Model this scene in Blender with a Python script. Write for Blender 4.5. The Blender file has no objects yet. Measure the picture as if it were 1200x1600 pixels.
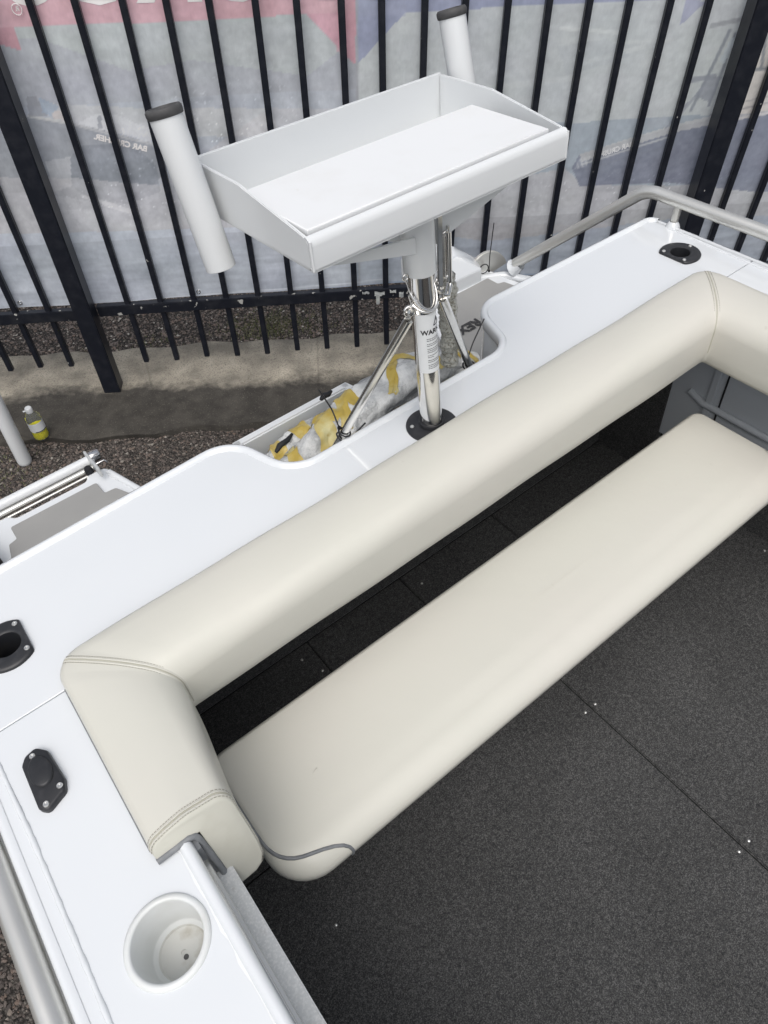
import bpy, bmesh, math, random
import numpy as np
from mathutils import Vector, Matrix
R_ = math.radians
sc = bpy.context.scene
COL = sc.collection
random.seed(7)

# ------------------------------------------------------------------ camera, sky, sun, exposure
CAM = Vector((0, 0, 2.42))
cx = Vector((0.78645, -0.61754, -0.01192)); cd = Vector((-0.47380, -0.59078, -0.65306)); cf = Vector((0.39625, 0.51925, -0.75721))
cam = bpy.data.objects.new('camera', bpy.data.cameras.new('camera')); COL.objects.link(cam)
m = Matrix.Identity(4)
for i in range(3):
    m[i][0] = cx[i]; m[i][1] = -cd[i]; m[i][2] = -cf[i]; m[i][3] = CAM[i]
cam.matrix_world = m
cam.data.sensor_fit = 'VERTICAL'; cam.data.sensor_height = 24; cam.data.lens = 24*1120/1600
cam.data.clip_start = 0.02; cam.data.clip_end = 500
sc.camera = cam
SUN_EL, SUN_AZ = 62, 222          # azimuth of the sun, degrees clockwise from +Y
w = bpy.data.worlds.new('World'); sc.world = w; w.use_nodes = True
nt = w.node_tree; bg = nt.nodes['Background']
sky = nt.nodes.new('ShaderNodeTexSky'); sky.sky_type = 'NISHITA'; sky.sun_disc = False
sky.sun_elevation = R_(SUN_EL); sky.sun_rotation = R_(SUN_AZ); sky.air_density = 1.0; sky.dust_density = 5.0; sky.ozone_density = 1.0
hs = nt.nodes.new('ShaderNodeHueSaturation'); hs.inputs['Saturation'].default_value = 0.42
nt.links.new(sky.outputs[0], hs.inputs['Color']); nt.links.new(hs.outputs[0], bg.inputs[0]); bg.inputs[1].default_value = 0.14
sl = bpy.data.lights.new('sun', 'SUN'); sl.energy = 1.15; sl.angle = R_(70); sl.color = (1, .975, .94)
so = bpy.data.objects.new('sun', sl); COL.objects.link(so)
sd = Vector((math.sin(R_(SUN_AZ))*math.cos(R_(SUN_EL)), math.cos(R_(SUN_AZ))*math.cos(R_(SUN_EL)), math.sin(R_(SUN_EL))))
so.rotation_euler = sd.to_track_quat('Z', 'Y').to_euler()
sc.view_settings.view_transform = 'Standard'; sc.view_settings.look = 'None'
sc.view_settings.exposure = 0.10; sc.view_settings.gamma = 1; sc.view_settings.use_curve_mapping = False

# ------------------------------------------------------------------ frames
# the boat sits about 3.7 degrees off level: boat axes x = along transom, y = aft, z = up, deck at z 0
G = Matrix(((0.99907796, 0.00203675, -0.04288461), (0, 0.99887407, 0.04744036), (0.04293295, -0.04739662, 0.99795307)))
BM = Matrix.Translation((0.0428846, -0.0474404, 1.4220469)) @ G.to_4x4()
FA = -0.570417                                     # fence runs at this angle; fence frame: x along, y beyond, z up
FM = Matrix.Rotation(FA, 4, 'Z')
WM = Matrix.Identity(4)
FRAME = {'boat': BM, 'fence': FM, 'world': WM}
ORG = {}

# ------------------------------------------------------------------ mesh builder
class MB:
    def __init__(s): s.v = []; s.f = []
    def add(s, v, f):
        n = len(s.v); s.v += [Vector(p) for p in v]; s.f += [tuple(i+n for i in q) for q in f]; return s
    def box(s, c, d, rot=None):
        M = Matrix.Translation(c) @ (rot.to_4x4() if rot is not None else Matrix.Identity(4))
        vs = [M @ Vector((x*d[0]/2, y*d[1]/2, z*d[2]/2)) for z in (-1, 1) for x, y in ((-1, -1), (1, -1), (1, 1), (-1, 1))]
        return s.add(vs, [(3, 2, 1, 0), (4, 5, 6, 7), (0, 1, 5, 4), (1, 2, 6, 5), (2, 3, 7, 6), (3, 0, 4, 7)])
    def tube(s, pts, r, n=12, caps=True, sx=1.0):
        pts = [Vector(p) for p in pts]; k = len(pts)
        rr = r if hasattr(r, '__len__') else [r]*k
        t0 = (pts[1]-pts[0]).normalized(); u = t0.orthogonal().normalized(); vs = []
        for i, p in enumerate(pts):
            t = (pts[min(i+1, k-1)]-pts[max(i-1, 0)]).normalized()
            u = (u - t*u.dot(t)).normalized(); w_ = t.cross(u)
            vs += [p + (u*math.cos(a)*sx + w_*math.sin(a))*rr[i] for a in [2*math.pi*j/n for j in range(n)]]
        fs = [(i*n+j, i*n+(j+1) % n, (i+1)*n+(j+1) % n, (i+1)*n+j) for i in range(k-1) for j in range(n)]
        if caps: fs += [tuple(range(n-1, -1, -1)), tuple((k-1)*n+j for j in range(n))]
        return s.add(vs, fs)
    def lathe(s, prof, c=(0, 0, 0), n=32, axis=None, clip=None):
        M = Matrix.Translation(c)
        if axis is not None: M = M @ Vector(axis).to_track_quat('Z', 'Y').to_matrix().to_4x4()
        vs = []
        for r, z in prof:
            for j in range(n):
                a = 2*math.pi*j/n; p = Vector((r*math.cos(a), r*math.sin(a), z))
                if clip: p = clip(p)
                vs.append(M @ p)
        k = len(prof)
        fs = [(i*n+j, i*n+(j+1) % n, (i+1)*n+(j+1) % n, (i+1)*n+j) for i in range(k-1) for j in range(n)]
        return s.add(vs, fs)
    def prism(s, poly, z0, z1):
        n = len(poly)
        return s.add([(x, y, z0) for x, y in poly]+[(x, y, z1) for x, y in poly],
                     [tuple(range(n-1, -1, -1)), tuple(range(n, 2*n))]+[(i, (i+1) % n, n+(i+1) % n, n+i) for i in range(n)])
    def grid(s, rows, closed=False, cap0=False, cap1=False):
        n = len(rows[0]); k = len(rows); vs = [p for r in rows for p in r]
        fs = [(i*n+j, i*n+(j+1) % n, (i+1)*n+(j+1) % n, (i+1)*n+j) for i in range(k-1) for j in range(n if closed else n-1)]
        if cap0: fs.append(tuple(range(n-1, -1, -1)))
        if cap1: fs.append(tuple((k-1)*n+j for j in range(n)))
        return s.add(vs, fs)
    def xf(s, M): s.v = [M @ p for p in s.v]; return s
    def mesh(s, name, mat, org, smooth, bevel=0):
        me = bpy.data.meshes.new(name); me.from_pydata([p-org for p in s.v], [], s.f)
        bm = bmesh.new(); bm.from_mesh(me); bmesh.ops.recalc_face_normals(bm, faces=bm.faces)
        if bevel:
            es = [e for e in bm.edges if len(e.link_faces) == 2 and e.calc_face_angle(0) > .5]
            bmesh.ops.bevel(bm, geom=es, offset=bevel, segments=2, affect='EDGES', clamp_overlap=True)
        bm.to_mesh(me); bm.free()
        me.materials.append(mat); fin(me, smooth); return me
def fin(me, smooth=40):
    if smooth is None: return
    me.shade_smooth()
    me.set_sharp_from_angle(angle=R_(smooth))
def tag(o, label=None, cat=None, group=None, kind=None):
    if label: o['label'] = label
    if cat: o['category'] = cat
    if group: o['group'] = group
    if kind: o['kind'] = kind
    return o
def thing(name, label, cat, loc=(0, 0, 0), frame='boat', group=None):
    o = bpy.data.objects.new(name, None); COL.objects.link(o); o.empty_display_size = .05
    o.matrix_world = FRAME[frame] @ Matrix.Translation(loc); ORG[o.name] = Vector(loc)
    return tag(o, label, cat, group)
def part(name, mb, mat, parent, smooth=40, bevel=0, kind=None, label=None):
    org = ORG[parent.name]
    me = mb.mesh(name, mat, org, smooth, bevel) if isinstance(mb, MB) else mb
    o = bpy.data.objects.new(name, me); COL.objects.link(o); o.parent = parent; ORG[o.name] = org
    return tag(o, label, kind=kind)
def solo(name, mb, mat, loc, frame='boat', smooth=40, bevel=0, **k):
    o = bpy.data.objects.new(name, mb.mesh(name, mat, Vector(loc), smooth, bevel)); COL.objects.link(o)
    o.matrix_world = FRAME[frame] @ Matrix.Translation(loc); ORG[o.name] = Vector(loc)
    return tag(o, **k)
def text_mb(s, size, M, thick=.0006, bold=0):
    c = bpy.data.curves.new('t', 'FONT'); c.body = s; c.size = size; c.extrude = thick/2; c.offset = bold
    c.align_x = 'CENTER'; c.align_y = 'CENTER'; c.resolution_u = 3
    o = bpy.data.objects.new('t', c); me = bpy.data.meshes.new_from_object(o)
    mb = MB(); mb.add([M @ v.co for v in me.vertices], [tuple(p.vertices) for p in me.polygons])
    bpy.data.objects.remove(o); bpy.data.curves.remove(c); bpy.data.meshes.remove(me); return mb
def fillet(P, rad, seg=8, closed=True):
    out = []; n = len(P)
    for i, p in enumerate(P):
        r = rad[i] if hasattr(rad, '__len__') else rad
        if r <= 0 or (not closed and i in (0, n-1)): out.append(tuple(p)); continue
        p = Vector(p); a = Vector(P[i-1])-p; b = Vector(P[(i+1) % n])-p
        an = a.angle(b); d = min(r/math.tan(an/2), a.length*.49, b.length*.49); r2 = d*math.tan(an/2)
        a.normalize(); b.normalize(); c = p+(a+b).normalized()*(r2/math.sin(an/2))
        s0 = p+a*d-c; s1 = p+b*d-c
        for k in range(seg+1):
            t = k/seg; th = s0.angle(s1) if r2 > 1e-7 else 0
            q = (s0.normalized()*math.sin((1-t)*th)+s1.normalized()*math.sin(t*th))/math.sin(th)*r2 if th > 1e-4 else s0
            out.append(tuple(c+q))
    return out
def plate(outer, holes, z, th, bev=.0015):
    """flat plate with holes and softly rounded edges, top at z"""
    c = bpy.data.curves.new('p', 'CURVE'); c.dimensions = '2D'; c.fill_mode = 'BOTH'; c.extrude = th/2-bev; c.bevel_depth = bev; c.bevel_resolution = 2; c.offset = -bev
    for P in [outer]+holes:
        s = c.splines.new('POLY'); s.points.add(len(P)-1)
        for k, p in enumerate(P): s.points[k].co = (p[0], p[1], 0, 1)
        s.use_cyclic_u = True
    o = bpy.data.objects.new('p', c); me = bpy.data.meshes.new_from_object(o)
    mb = MB(); mb.add([v.co+Vector((0, 0, z-th/2)) for v in me.vertices], [tuple(p.vertices) for p in me.polygons])
    bpy.data.objects.remove(o); bpy.data.curves.remove(c); bpy.data.meshes.remove(me); return mb
def circ(x, y, r, n=40): return [(x+r*math.cos(2*math.pi*i/n), y+r*math.sin(2*math.pi*i/n)) for i in range(n)]

# ------------------------------------------------------------------ materials
def mat(name, col, rough=.5, metal=0, spec=.5, coat=0, noise=None, bump=None, trans=0, ior=1.45, rnoise=None, sheen=0, perobj=False):
    """noise: (scale, colour2, lo, hi[, detail]); bump: (scale, strength, distance)"""
    M = bpy.data.materials.new(name); M.use_nodes = True; n = M.node_tree; b = n.nodes['Principled BSDF']
    b.inputs['Base Color'].default_value = (*col, 1); b.inputs['Roughness'].default_value = rough
    b.inputs['Metallic'].default_value = metal; b.inputs['Specular IOR Level'].default_value = spec
    b.inputs['Coat Weight'].default_value = coat; b.inputs['Coat Roughness'].default_value = .05
    b.inputs['Transmission Weight'].default_value = trans; b.inputs['IOR'].default_value = ior
    b.inputs['Sheen Weight'].default_value = sheen
    tc = n.nodes.new('ShaderNodeTexCoord'); OC = tc.outputs['Object']
    if perobj:      # copies of one mesh each get their own flecks
        oi = n.nodes.new('ShaderNodeObjectInfo'); va = n.nodes.new('ShaderNodeVectorMath'); va.operation = 'ADD'
        vm = n.nodes.new('ShaderNodeMath'); vm.operation = 'MULTIPLY'; vm.inputs[1].default_value = 37; n.links.new(oi.outputs['Random'], vm.inputs[0])
        n.links.new(OC, va.inputs[0]); n.links.new(vm.outputs[0], va.inputs[1]); OC = va.outputs[0]
    last = None
    for q in ([noise] if noise and not isinstance(noise, list) else noise or []):
        t = n.nodes.new('ShaderNodeTexNoise'); t.inputs['Scale'].default_value = q[0]; t.inputs['Detail'].default_value = q[4] if len(q) > 4 else 5
        r = n.nodes.new('ShaderNodeMapRange'); r.inputs['From Min'].default_value = q[2]; r.inputs['From Max'].default_value = q[3]
        mx = n.nodes.new('ShaderNodeMix'); mx.data_type = 'RGBA'; mx.inputs[6].default_value = (*col, 1); mx.inputs[7].default_value = (*q[1], 1)
        n.links.new(OC, t.inputs['Vector']); n.links.new(t.outputs['Fac'], r.inputs['Value']); n.links.new(r.outputs[0], mx.inputs[0])
        if last: n.links.new(last, mx.inputs[6])
        last = mx.outputs[2]
    if last: n.links.new(last, b.inputs['Base Color'])
    if rnoise:
        t = n.nodes.new('ShaderNodeTexNoise'); t.inputs['Scale'].default_value = rnoise[0]; t.inputs['Detail'].default_value = 6
        r = n.nodes.new('ShaderNodeMapRange'); r.inputs['From Min'].default_value = .3; r.inputs['From Max'].default_value = .7
        r.inputs['To Min'].default_value = rnoise[1]; r.inputs['To Max'].default_value = rnoise[2]
        n.links.new(OC, t.inputs['Vector']); n.links.new(t.outputs['Fac'], r.inputs['Value']); n.links.new(r.outputs[0], b.inputs['Roughness'])
    prev = None
    for q in ([bump] if bump and not isinstance(bump, list) else bump or []):
        t = n.nodes.new('ShaderNodeTexNoise'); t.inputs['Scale'].default_value = q[0]; t.inputs['Detail'].default_value = 4
        bp = n.nodes.new('ShaderNodeBump'); bp.inputs['Strength'].default_value = q[1]; bp.inputs['Distance'].default_value = q[2]
        n.links.new(OC, t.inputs['Vector']); n.links.new(t.outputs['Fac'], bp.inputs['Height'])
        if prev: n.links.new(prev, bp.inputs['Normal'])
        prev = bp.outputs[0]
    if prev: n.links.new(prev, b.inputs['Normal'])
    return M
WHITE = mat('white_gelcoat', (.69, .715, .735), .14, coat=1, noise=(3, (.672, .70, .722), .4, .7), bump=[(4, .05, .01)])
WPAINT = mat('white_powder_coat', (.68, .70, .71), .28, coat=.2, noise=(5, (.66, .685, .698), .5, .75), bump=(140, .03, .0004))
BOARD = mat('white_cutting_board', (.72, .735, .745), .5, noise=[(12, (.69, .70, .70), .5, .8), (60, (.64, .64, .62), .70, .85)], bump=(220, .12, .0005))
CREAM = mat('cream_vinyl', (.575, .572, .512), .36, spec=.45, noise=[(2.2, (.59, .575, .522), .35, .7), (40, (.48, .465, .40), .72, .86)], bump=[(420, .12, .0005), (5, .35, .010), (22, .10, .003)])
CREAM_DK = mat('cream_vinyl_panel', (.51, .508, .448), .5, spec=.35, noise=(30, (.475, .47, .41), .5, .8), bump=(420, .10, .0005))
GREYV = mat('grey_vinyl_piping', (.16, .17, .18), .5, noise=(60, (.22, .23, .24), .4, .7), bump=(500, .2, .0005))
STITCH = mat('grey_thread', (.30, .29, .25), .8)
GROOVE = mat('seam_fold', (.42, .41, .34), .7)
CARPET = mat('charcoal_carpet', (.026, .0265, .027), .95, spec=.1, noise=[(300, (.118, .118, .116), .38, .68, 8), (700, (.16, .16, .155), .60, .72, 2)], bump=[(900, .35, .0005)], sheen=.08)
BLACK = mat('black_plastic', (.022, .023, .026), .38, noise=(60, (.04, .04, .043), .5, .8), bump=(300, .15, .0005))
HOLE = mat('dark_rubber', (.010, .011, .014), .6, noise=(20, (.02, .02, .02), .5, .7))
STEEL = mat('polished_stainless', (.80, .79, .77), .07, 1, noise=(40, (.7, .69, .67), .5, .8), rnoise=(25, .05, .16))
STEEL2 = mat('satin_stainless', (.74, .73, .70), .17, 1, noise=(50, (.68, .67, .64), .45, .75))
ALU = mat('brushed_aluminium', (.76, .755, .72), .36, .75, noise=[(8, (.68, .675, .64), .4, .75)])
ALUW = mat('weathered_aluminium', (.52, .54, .545), .5, .15, noise=[(300, (.64, .65, .65), .45, .7), (60, (.42, .42, .41), .62, .78)], bump=(260, .3, .0005))
PAD = mat('grey_foam_pad', (.30, .30, .29), .8, noise=(6, (.27, .27, .265), .4, .7), bump=(500, .3, .0006))
PADTXT = mat('dark_pad_lettering', (.035, .035, .037), .7)
FENCEM = mat('black_fence_paint', (.0095, .0115, .018), .34, noise=[(26, (.018, .02, .027), .45, .7), (38, (.42, .42, .40), .742, .75, 3)], bump=[(50, .2, .001)], perobj=True)
FRAIL = mat('chipped_black_paint', (.0095, .0115, .018), .4, noise=[(20, (.022, .024, .03), .45, .7), (30, (.40, .40, .38), .665, .68, 4)], bump=[(40, .3, .002)])
TIE = mat('black_nylon', (.015, .015, .017), .4)
LABELM = mat('white_label', (.72, .74, .75), .4, noise=(20, (.66, .68, .69), .5, .8))
INK = mat('black_ink', (.02, .02, .025), .5)
CUPW = mat('white_cup_plastic', (.66, .68, .675), .3, noise=[(14, (.60, .61, .59), .5, .75)], bump=(80, .06, .0006))
GREYSIDE = mat('grey_hull_liner', (.50, .53, .56), .45, noise=(4, (.47, .50, .53), .4, .75))
SCREW = mat('screw_head', (.7, .7, .68), .3, .8)
RUBBER = mat('dark_grey_rubber', (.06, .06, .062), .6, noise=(60, (.09, .09, .09), .5, .8))
def dirty_cup():
    M = mat('stained_cup_floor', (.55, .555, .53), .4, noise=[(35, (.36, .335, .28), .54, .8, 8), (120, (.25, .21, .15), .68, .8)])
    return M
CUPF = dirty_cup()

def carpet_mat():
    # short loop pile: every tuft its own grey, fine flecks, slightly trodden patches
    M = bpy.data.materials.new('charcoal_carpet'); M.use_nodes = True; n = M.node_tree; b = n.nodes['Principled BSDF']; L = n.links.new
    b.inputs['Roughness'].default_value = .95; b.inputs['Specular IOR Level'].default_value = .08
    tc = n.nodes.new('ShaderNodeTexCoord'); v = n.nodes.new('ShaderNodeTexVoronoi'); v.inputs['Scale'].default_value = 560; v.inputs['Randomness'].default_value = 1
    L(tc.outputs['Object'], v.inputs['Vector']); sp = n.nodes.new('ShaderNodeSeparateColor'); L(v.outputs['Color'], sp.inputs[0])
    cr = n.nodes.new('ShaderNodeValToRGB'); L(sp.outputs[0], cr.inputs[0]); E_ = cr.color_ramp.elements
    E_[0].color = (.030, .031, .033, 1); E_[1].color = (.122, .122, .120, 1)
    for p, c in ((.35, (.048, .049, .050)), (.75, (.078, .078, .077))): e = E_.new(p); e.color = (*c, 1)
    t = n.nodes.new('ShaderNodeTexNoise'); t.inputs['Scale'].default_value = 90; t.inputs['Detail'].default_value = 6; L(tc.outputs['Object'], t.inputs['Vector'])
    t2 = n.nodes.new('ShaderNodeTexNoise'); t2.inputs['Scale'].default_value = 4; t2.inputs['Detail'].default_value = 5; L(tc.outputs['Object'], t2.inputs['Vector'])
    prev = cr.outputs[0]
    for src, lo, hi in ((t.outputs['Fac'], .78, 1.22), (t2.outputs['Fac'], .88, 1.12)):
        r_ = n.nodes.new('ShaderNodeMapRange'); r_.inputs['From Min'].default_value = .3; r_.inputs['From Max'].default_value = .7; r_.inputs['To Min'].default_value = lo; r_.inputs['To Max'].default_value = hi
        mx = n.nodes.new('ShaderNodeMix'); mx.data_type = 'RGBA'; mx.blend_type = 'MULTIPLY'; mx.inputs[0].default_value = 1
        L(src, r_.inputs['Value']); L(prev, mx.inputs[6]); L(r_.outputs[0], mx.inputs[7]); prev = mx.outputs[2]
    L(prev, b.inputs['Base Color']); return M
CARPET = carpet_mat()
# ------------------------------------------------------------------ ground
def ground_mats():
    M = bpy.data.materials.new('gravel_dirt'); M.use_nodes = True; n = M.node_tree; b = n.nodes['Principled BSDF']; L = n.links.new
    tc = n.nodes.new('ShaderNodeTexCoord'); b.inputs['Roughness'].default_value = .9; b.inputs['Specular IOR Level'].default_value = .25
    v = n.nodes.new('ShaderNodeTexVoronoi'); v.inputs['Scale'].default_value = 105; L(tc.outputs['Object'], v.inputs['Vector'])
    cr = n.nodes.new('ShaderNodeValToRGB'); L(v.outputs['Color'], cr.inputs[0])
    cr.color_ramp.elements[0].color = (.035, .032, .03, 1); cr.color_ramp.elements[1].color = (.20, .185, .165, 1)
    e = cr.color_ramp.elements.new(.6); e.color = (.11, .098, .088, 1)
    dk = n.nodes.new('ShaderNodeMath'); dk.operation = 'MULTIPLY'; dk.inputs[1].default_value = 75; 
    r = n.nodes.new('ShaderNodeMapRange'); r.inputs['From Min'].default_value = .2; r.inputs['From Max'].default_value = .65; r.inputs['To Min'].default_value = 1; r.inputs['To Max'].default_value = .45
    L(v.outputs['Distance'], r.inputs['Value'])
    mx = n.nodes.new('ShaderNodeMix'); mx.data_type = 'RGBA'; mx.blend_type = 'MULTIPLY'; mx.inputs[0].default_value = 1
    L(cr.outputs[0], mx.inputs[6]); L(r.outputs[0], mx.inputs[7]); L(mx.outputs[2], b.inputs['Base Color'])
    bp = n.nodes.new('ShaderNodeBump'); bp.inputs['Strength'].default_value = 1; bp.inputs['Distance'].default_value = .012; bp.invert = True
    L(v.outputs['Distance'], bp.inputs['Height']); L(bp.outputs[0], b.inputs['Normal'])
    M2 = bpy.data.materials.new('stained_concrete'); M2.use_nodes = True; n = M2.node_tree; b = n.nodes['Principled BSDF']; L = n.links.new
    tc = n.nodes.new('ShaderNodeTexCoord'); b.inputs['Roughness'].default_value = .85; b.inputs['Specular IOR Level'].default_value = .25
    def noi(s, d=6, sc_=None):
        t = n.nodes.new('ShaderNodeTexNoise'); t.inputs['Scale'].default_value = s; t.inputs['Detail'].default_value = d; L(tc.outputs['Object'], t.inputs['Vector']); return t.outputs['Fac']
    def rng(x, a, b_, c=0, d=1):
        r = n.nodes.new('ShaderNodeMapRange'); r.inputs['From Min'].default_value = a; r.inputs['From Max'].default_value = b_
        r.inputs['To Min'].default_value = c; r.inputs['To Max'].default_value = d; L(x, r.inputs['Value']); return r.outputs[0]
    def mix(f, a, c):
        x = n.nodes.new('ShaderNodeMix'); x.data_type = 'RGBA'; L(f, x.inputs[0])
        for s, q in ((6, a), (7, c)):
            if isinstance(q, tuple): x.inputs[s].default_value = (*q, 1)
            else: L(q, x.inputs[s])
        return x.outputs[2]
    light = mix(rng(noi(7, 8), .35, .68), (.18, .165, .137), (.38, .345, .28))
    light = mix(rng(noi(160, 3), .5, .75), light, (.11, .10, .085))
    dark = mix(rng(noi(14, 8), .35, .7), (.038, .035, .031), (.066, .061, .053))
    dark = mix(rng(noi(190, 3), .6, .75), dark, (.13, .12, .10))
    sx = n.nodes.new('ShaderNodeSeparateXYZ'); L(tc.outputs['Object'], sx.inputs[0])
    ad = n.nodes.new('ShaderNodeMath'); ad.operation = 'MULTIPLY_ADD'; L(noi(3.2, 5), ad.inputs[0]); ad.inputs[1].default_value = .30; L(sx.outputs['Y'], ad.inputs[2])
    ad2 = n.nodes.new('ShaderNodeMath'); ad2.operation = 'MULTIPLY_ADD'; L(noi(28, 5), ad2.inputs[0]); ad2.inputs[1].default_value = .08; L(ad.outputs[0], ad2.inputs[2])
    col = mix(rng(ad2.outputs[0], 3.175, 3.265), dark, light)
    v = n.nodes.new('ShaderNodeTexVoronoi'); v.feature = 'DISTANCE_TO_EDGE'; v.inputs['Scale'].default_value = .6; L(tc.outputs['Object'], v.inputs['Vector'])
    col = mix(rng(v.outputs['Distance'], .0, .004, .28, 0), col, (.03, .028, .024))
    L(col, b.inputs['Base Color'])
    bp = n.nodes.new('ShaderNodeBump'); bp.inputs['Strength'].default_value = .5; bp.inputs['Distance'].default_value = .006; L(noi(90, 8), bp.inputs['Height']); L(bp.outputs[0], b.inputs['Normal'])
    return M, M2
GRAVEL, CONC = ground_mats()
g = MB(); g.grid([[(x, y, 0) for x in (-60, -3, 4, 60)] for y in (-60, -2, 6, 60)])
solo('ground', g, GRAVEL, (0, 0, 0), 'world', None, kind='structure', label='gravel yard ground')
g = MB(); xs = np.linspace(-6, 7, 131)
rows = []
for y, z in ((2.69, -.02), (2.69, .028), (2.70, .034), (2.9, .034), (3.1, .034), (3.37, .034), (3.385, .028), (3.385, -.02)):
    rows.append([(x, y+(.010*math.sin(x*7)+.012*math.sin(x*17+1)+.008*random.uniform(-1, 1) if y < 2.8 or y > 3.3 else 0), z) for x in xs])
g.grid(rows)
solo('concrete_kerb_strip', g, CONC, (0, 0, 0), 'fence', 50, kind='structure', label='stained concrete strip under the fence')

def stones(name, regions, matl, label):
    rnd = random.Random(3); ico = []
    bm = bmesh.new(); bmesh.ops.create_icosphere(bm, subdivisions=1, radius=1); bm.verts.index_update()
    iv = np.array([v.co[:] for v in bm.verts]); iff = np.array([[v.index for v in f.verts] for f in bm.faces]); bm.free()
    V = []; F = []; k = 0; rg = np.random.default_rng(5)
    for (x0, x1, y0, y1, n, s0, s1) in regions:
        for _ in range(n):
            s = s0+(s1-s0)*rg.random()**2.2; sc3 = s*(.7+.6*rg.random(3)); sc3[2] *= .65
            a = rg.random()*6.28; c, d = math.cos(a), math.sin(a)
            p = iv*(1+.22*rg.standard_normal((12, 1)))*sc3; p = np.stack([p[:, 0]*c-p[:, 1]*d, p[:, 0]*d+p[:, 1]*c, p[:, 2]], 1)
            V.append(p+[x0+(x1-x0)*rg.random(), y0+(y1-y0)*rg.random(), s*.15]); F.append(iff+12*k); k += 1
    V = np.concatenate(V); F = np.concatenate(F)
    me = bpy.data.meshes.new(name); me.from_pydata(V.tolist(), [], F.tolist()); me.materials.append(matl)
    at = me.attributes.new('tone', 'FLOAT', 'FACE'); at.data.foreach_set('value', np.repeat(rg.random(k), 20).astype(np.float32))
    o = bpy.data.objects.new(name, me); COL.objects.link(o); o.matrix_world = FM
    return tag(o, label, 'gravel', kind='stuff')
def stone_mat(k=1):
    M = bpy.data.materials.new('stone'); M.use_nodes = True; n = M.node_tree; b = n.nodes['Principled BSDF']; b.inputs['Roughness'].default_value = .85
    a = n.nodes.new('ShaderNodeAttribute'); a.attribute_name = 'tone'; cr = n.nodes.new('ShaderNodeValToRGB'); n.links.new(a.outputs['Fac'], cr.inputs[0])
    els = [(0, (.045, .038, .035)), (.35, (.085, .070, .062)), (.6, (.125, .106, .095)), (.82, (.125, .092, .074)), (.95, (.18, .16, .14)), (1, (.30, .28, .25))]
    els = [(p, tuple(min(.5, v*k) for v in c)) for p, c in els]
    cr.color_ramp.elements[0].color = (*els[0][1], 1); cr.color_ramp.elements[1].color = (*els[-1][1], 1)
    for p, c in els[1:-1]: e = cr.color_ramp.elements.new(p); e.color = (*c, 1)
    n.links.new(cr.outputs[0], b.inputs['Base Color']); return M
SM = stone_mat(); SM2 = stone_mat(1.7)
stones('gravel_stones', [(-2.2, .2, 1.95, 2.70, 15000, .003, .0085), (-1.5, -.5, -.1, 1.2, 9000, .003, .009)], SM, 'loose brown gravel lying between the boat and the concrete strip')
stones('gravel_stones', [(-2.4, 1.6, 3.36, 3.95, 18000, .003, .009), (-2.2, 1.0, 2.68, 2.78, 420, .003, .009), (-2.2, 1.6, 2.78, 3.36, 160, .002, .007)], SM2, 'loose pale gravel under and behind the banner beyond the fence')
GRASS = mat('dull_grass', (.13, .15, .06), .8, noise=(30, (.19, .18, .09), .4, .7))
g = MB(); rr = random.Random(2)
for cx_, cy_, n_, sp in ((-.33, 3.55, 1500, .15), (-1.0, 3.47, 90, .08), (-1.62, 2.50, 160, .13), (-1.3, 2.40, 60, .1), (-1.35, 3.42, 60, .06)):
    for _ in range(n_):
        x = rr.gauss(cx_, sp); y = rr.gauss(cy_, sp*.5); a = rr.uniform(0, 6.28); h = rr.uniform(.006, .022); l = rr.uniform(.005, .02)
        dx, dy = math.cos(a), math.sin(a)
        if cy_ < 3.3 or y > 3.40: g.add([(x-dy*.0016, y+dx*.0016, 0.003), (x+dy*.0016, y-dx*.0016, .003), (x+dx*l, y+dy*l, h+.004)], [(0, 1, 2)])
solo('ground_weeds', g, GRASS, (0, 0, 0), 'fence', None, label='low dull green weeds growing in the gravel by the fence', cat='weeds', kind='stuff')

# ------------------------------------------------------------------ fence
FY = 3.106
fence = thing('picket_fence', 'tall black steel picket fence with square posts in front of a printed banner', 'fence', (0, FY, 0), 'fence')
LEAN = random.Random(4)
pm = None
ks = [k for k in range(-9, 30)]
POSTX = (-1.150, 1.705)
pick = MB().box((0, FY, 1.20), (.026, .026, 2.10))
pmesh = pick.mesh('picket', FENCEM, Vector((0, FY, 0)), 30, .003)
def pickets(xs):
    for x in xs:
        o = bpy.data.objects.new('picket', pmesh); COL.objects.link(o); o.parent = fence; ORG[o.name] = ORG[fence.name]
        o.location = (x, 0, LEAN.uniform(-.006, .006)); o.rotation_euler = (0, LEAN.uniform(-.0035, .0035), LEAN.uniform(-.05, .05))
pickets([-.957+.155*k for k in range(17)])
pickets([-1.335-.152*k for k in range(9)])
pickets([1.862+.158*k for k in range(9)])
for x in (*POSTX, -1.150-2.855, 1.705+2.855):
    part('fence_post', MB().box((x, FY-.055, 1.2), (.083, .083, 2.44)), FENCEM, fence, 30, .004)
for x0, x1, z in ((-3.96, -1.194, .450), (-1.106, 1.661, .462), (1.749, 4.52, .465)):
    for zz, h in ((z, .054), (2.02, .046)):
        part('rail', MB().box(((x0+x1)/2, FY-.004, zz), (x1-x0, .034, h)), FRAIL if zz < 1 else FENCEM, fence, 30, .003)
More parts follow.
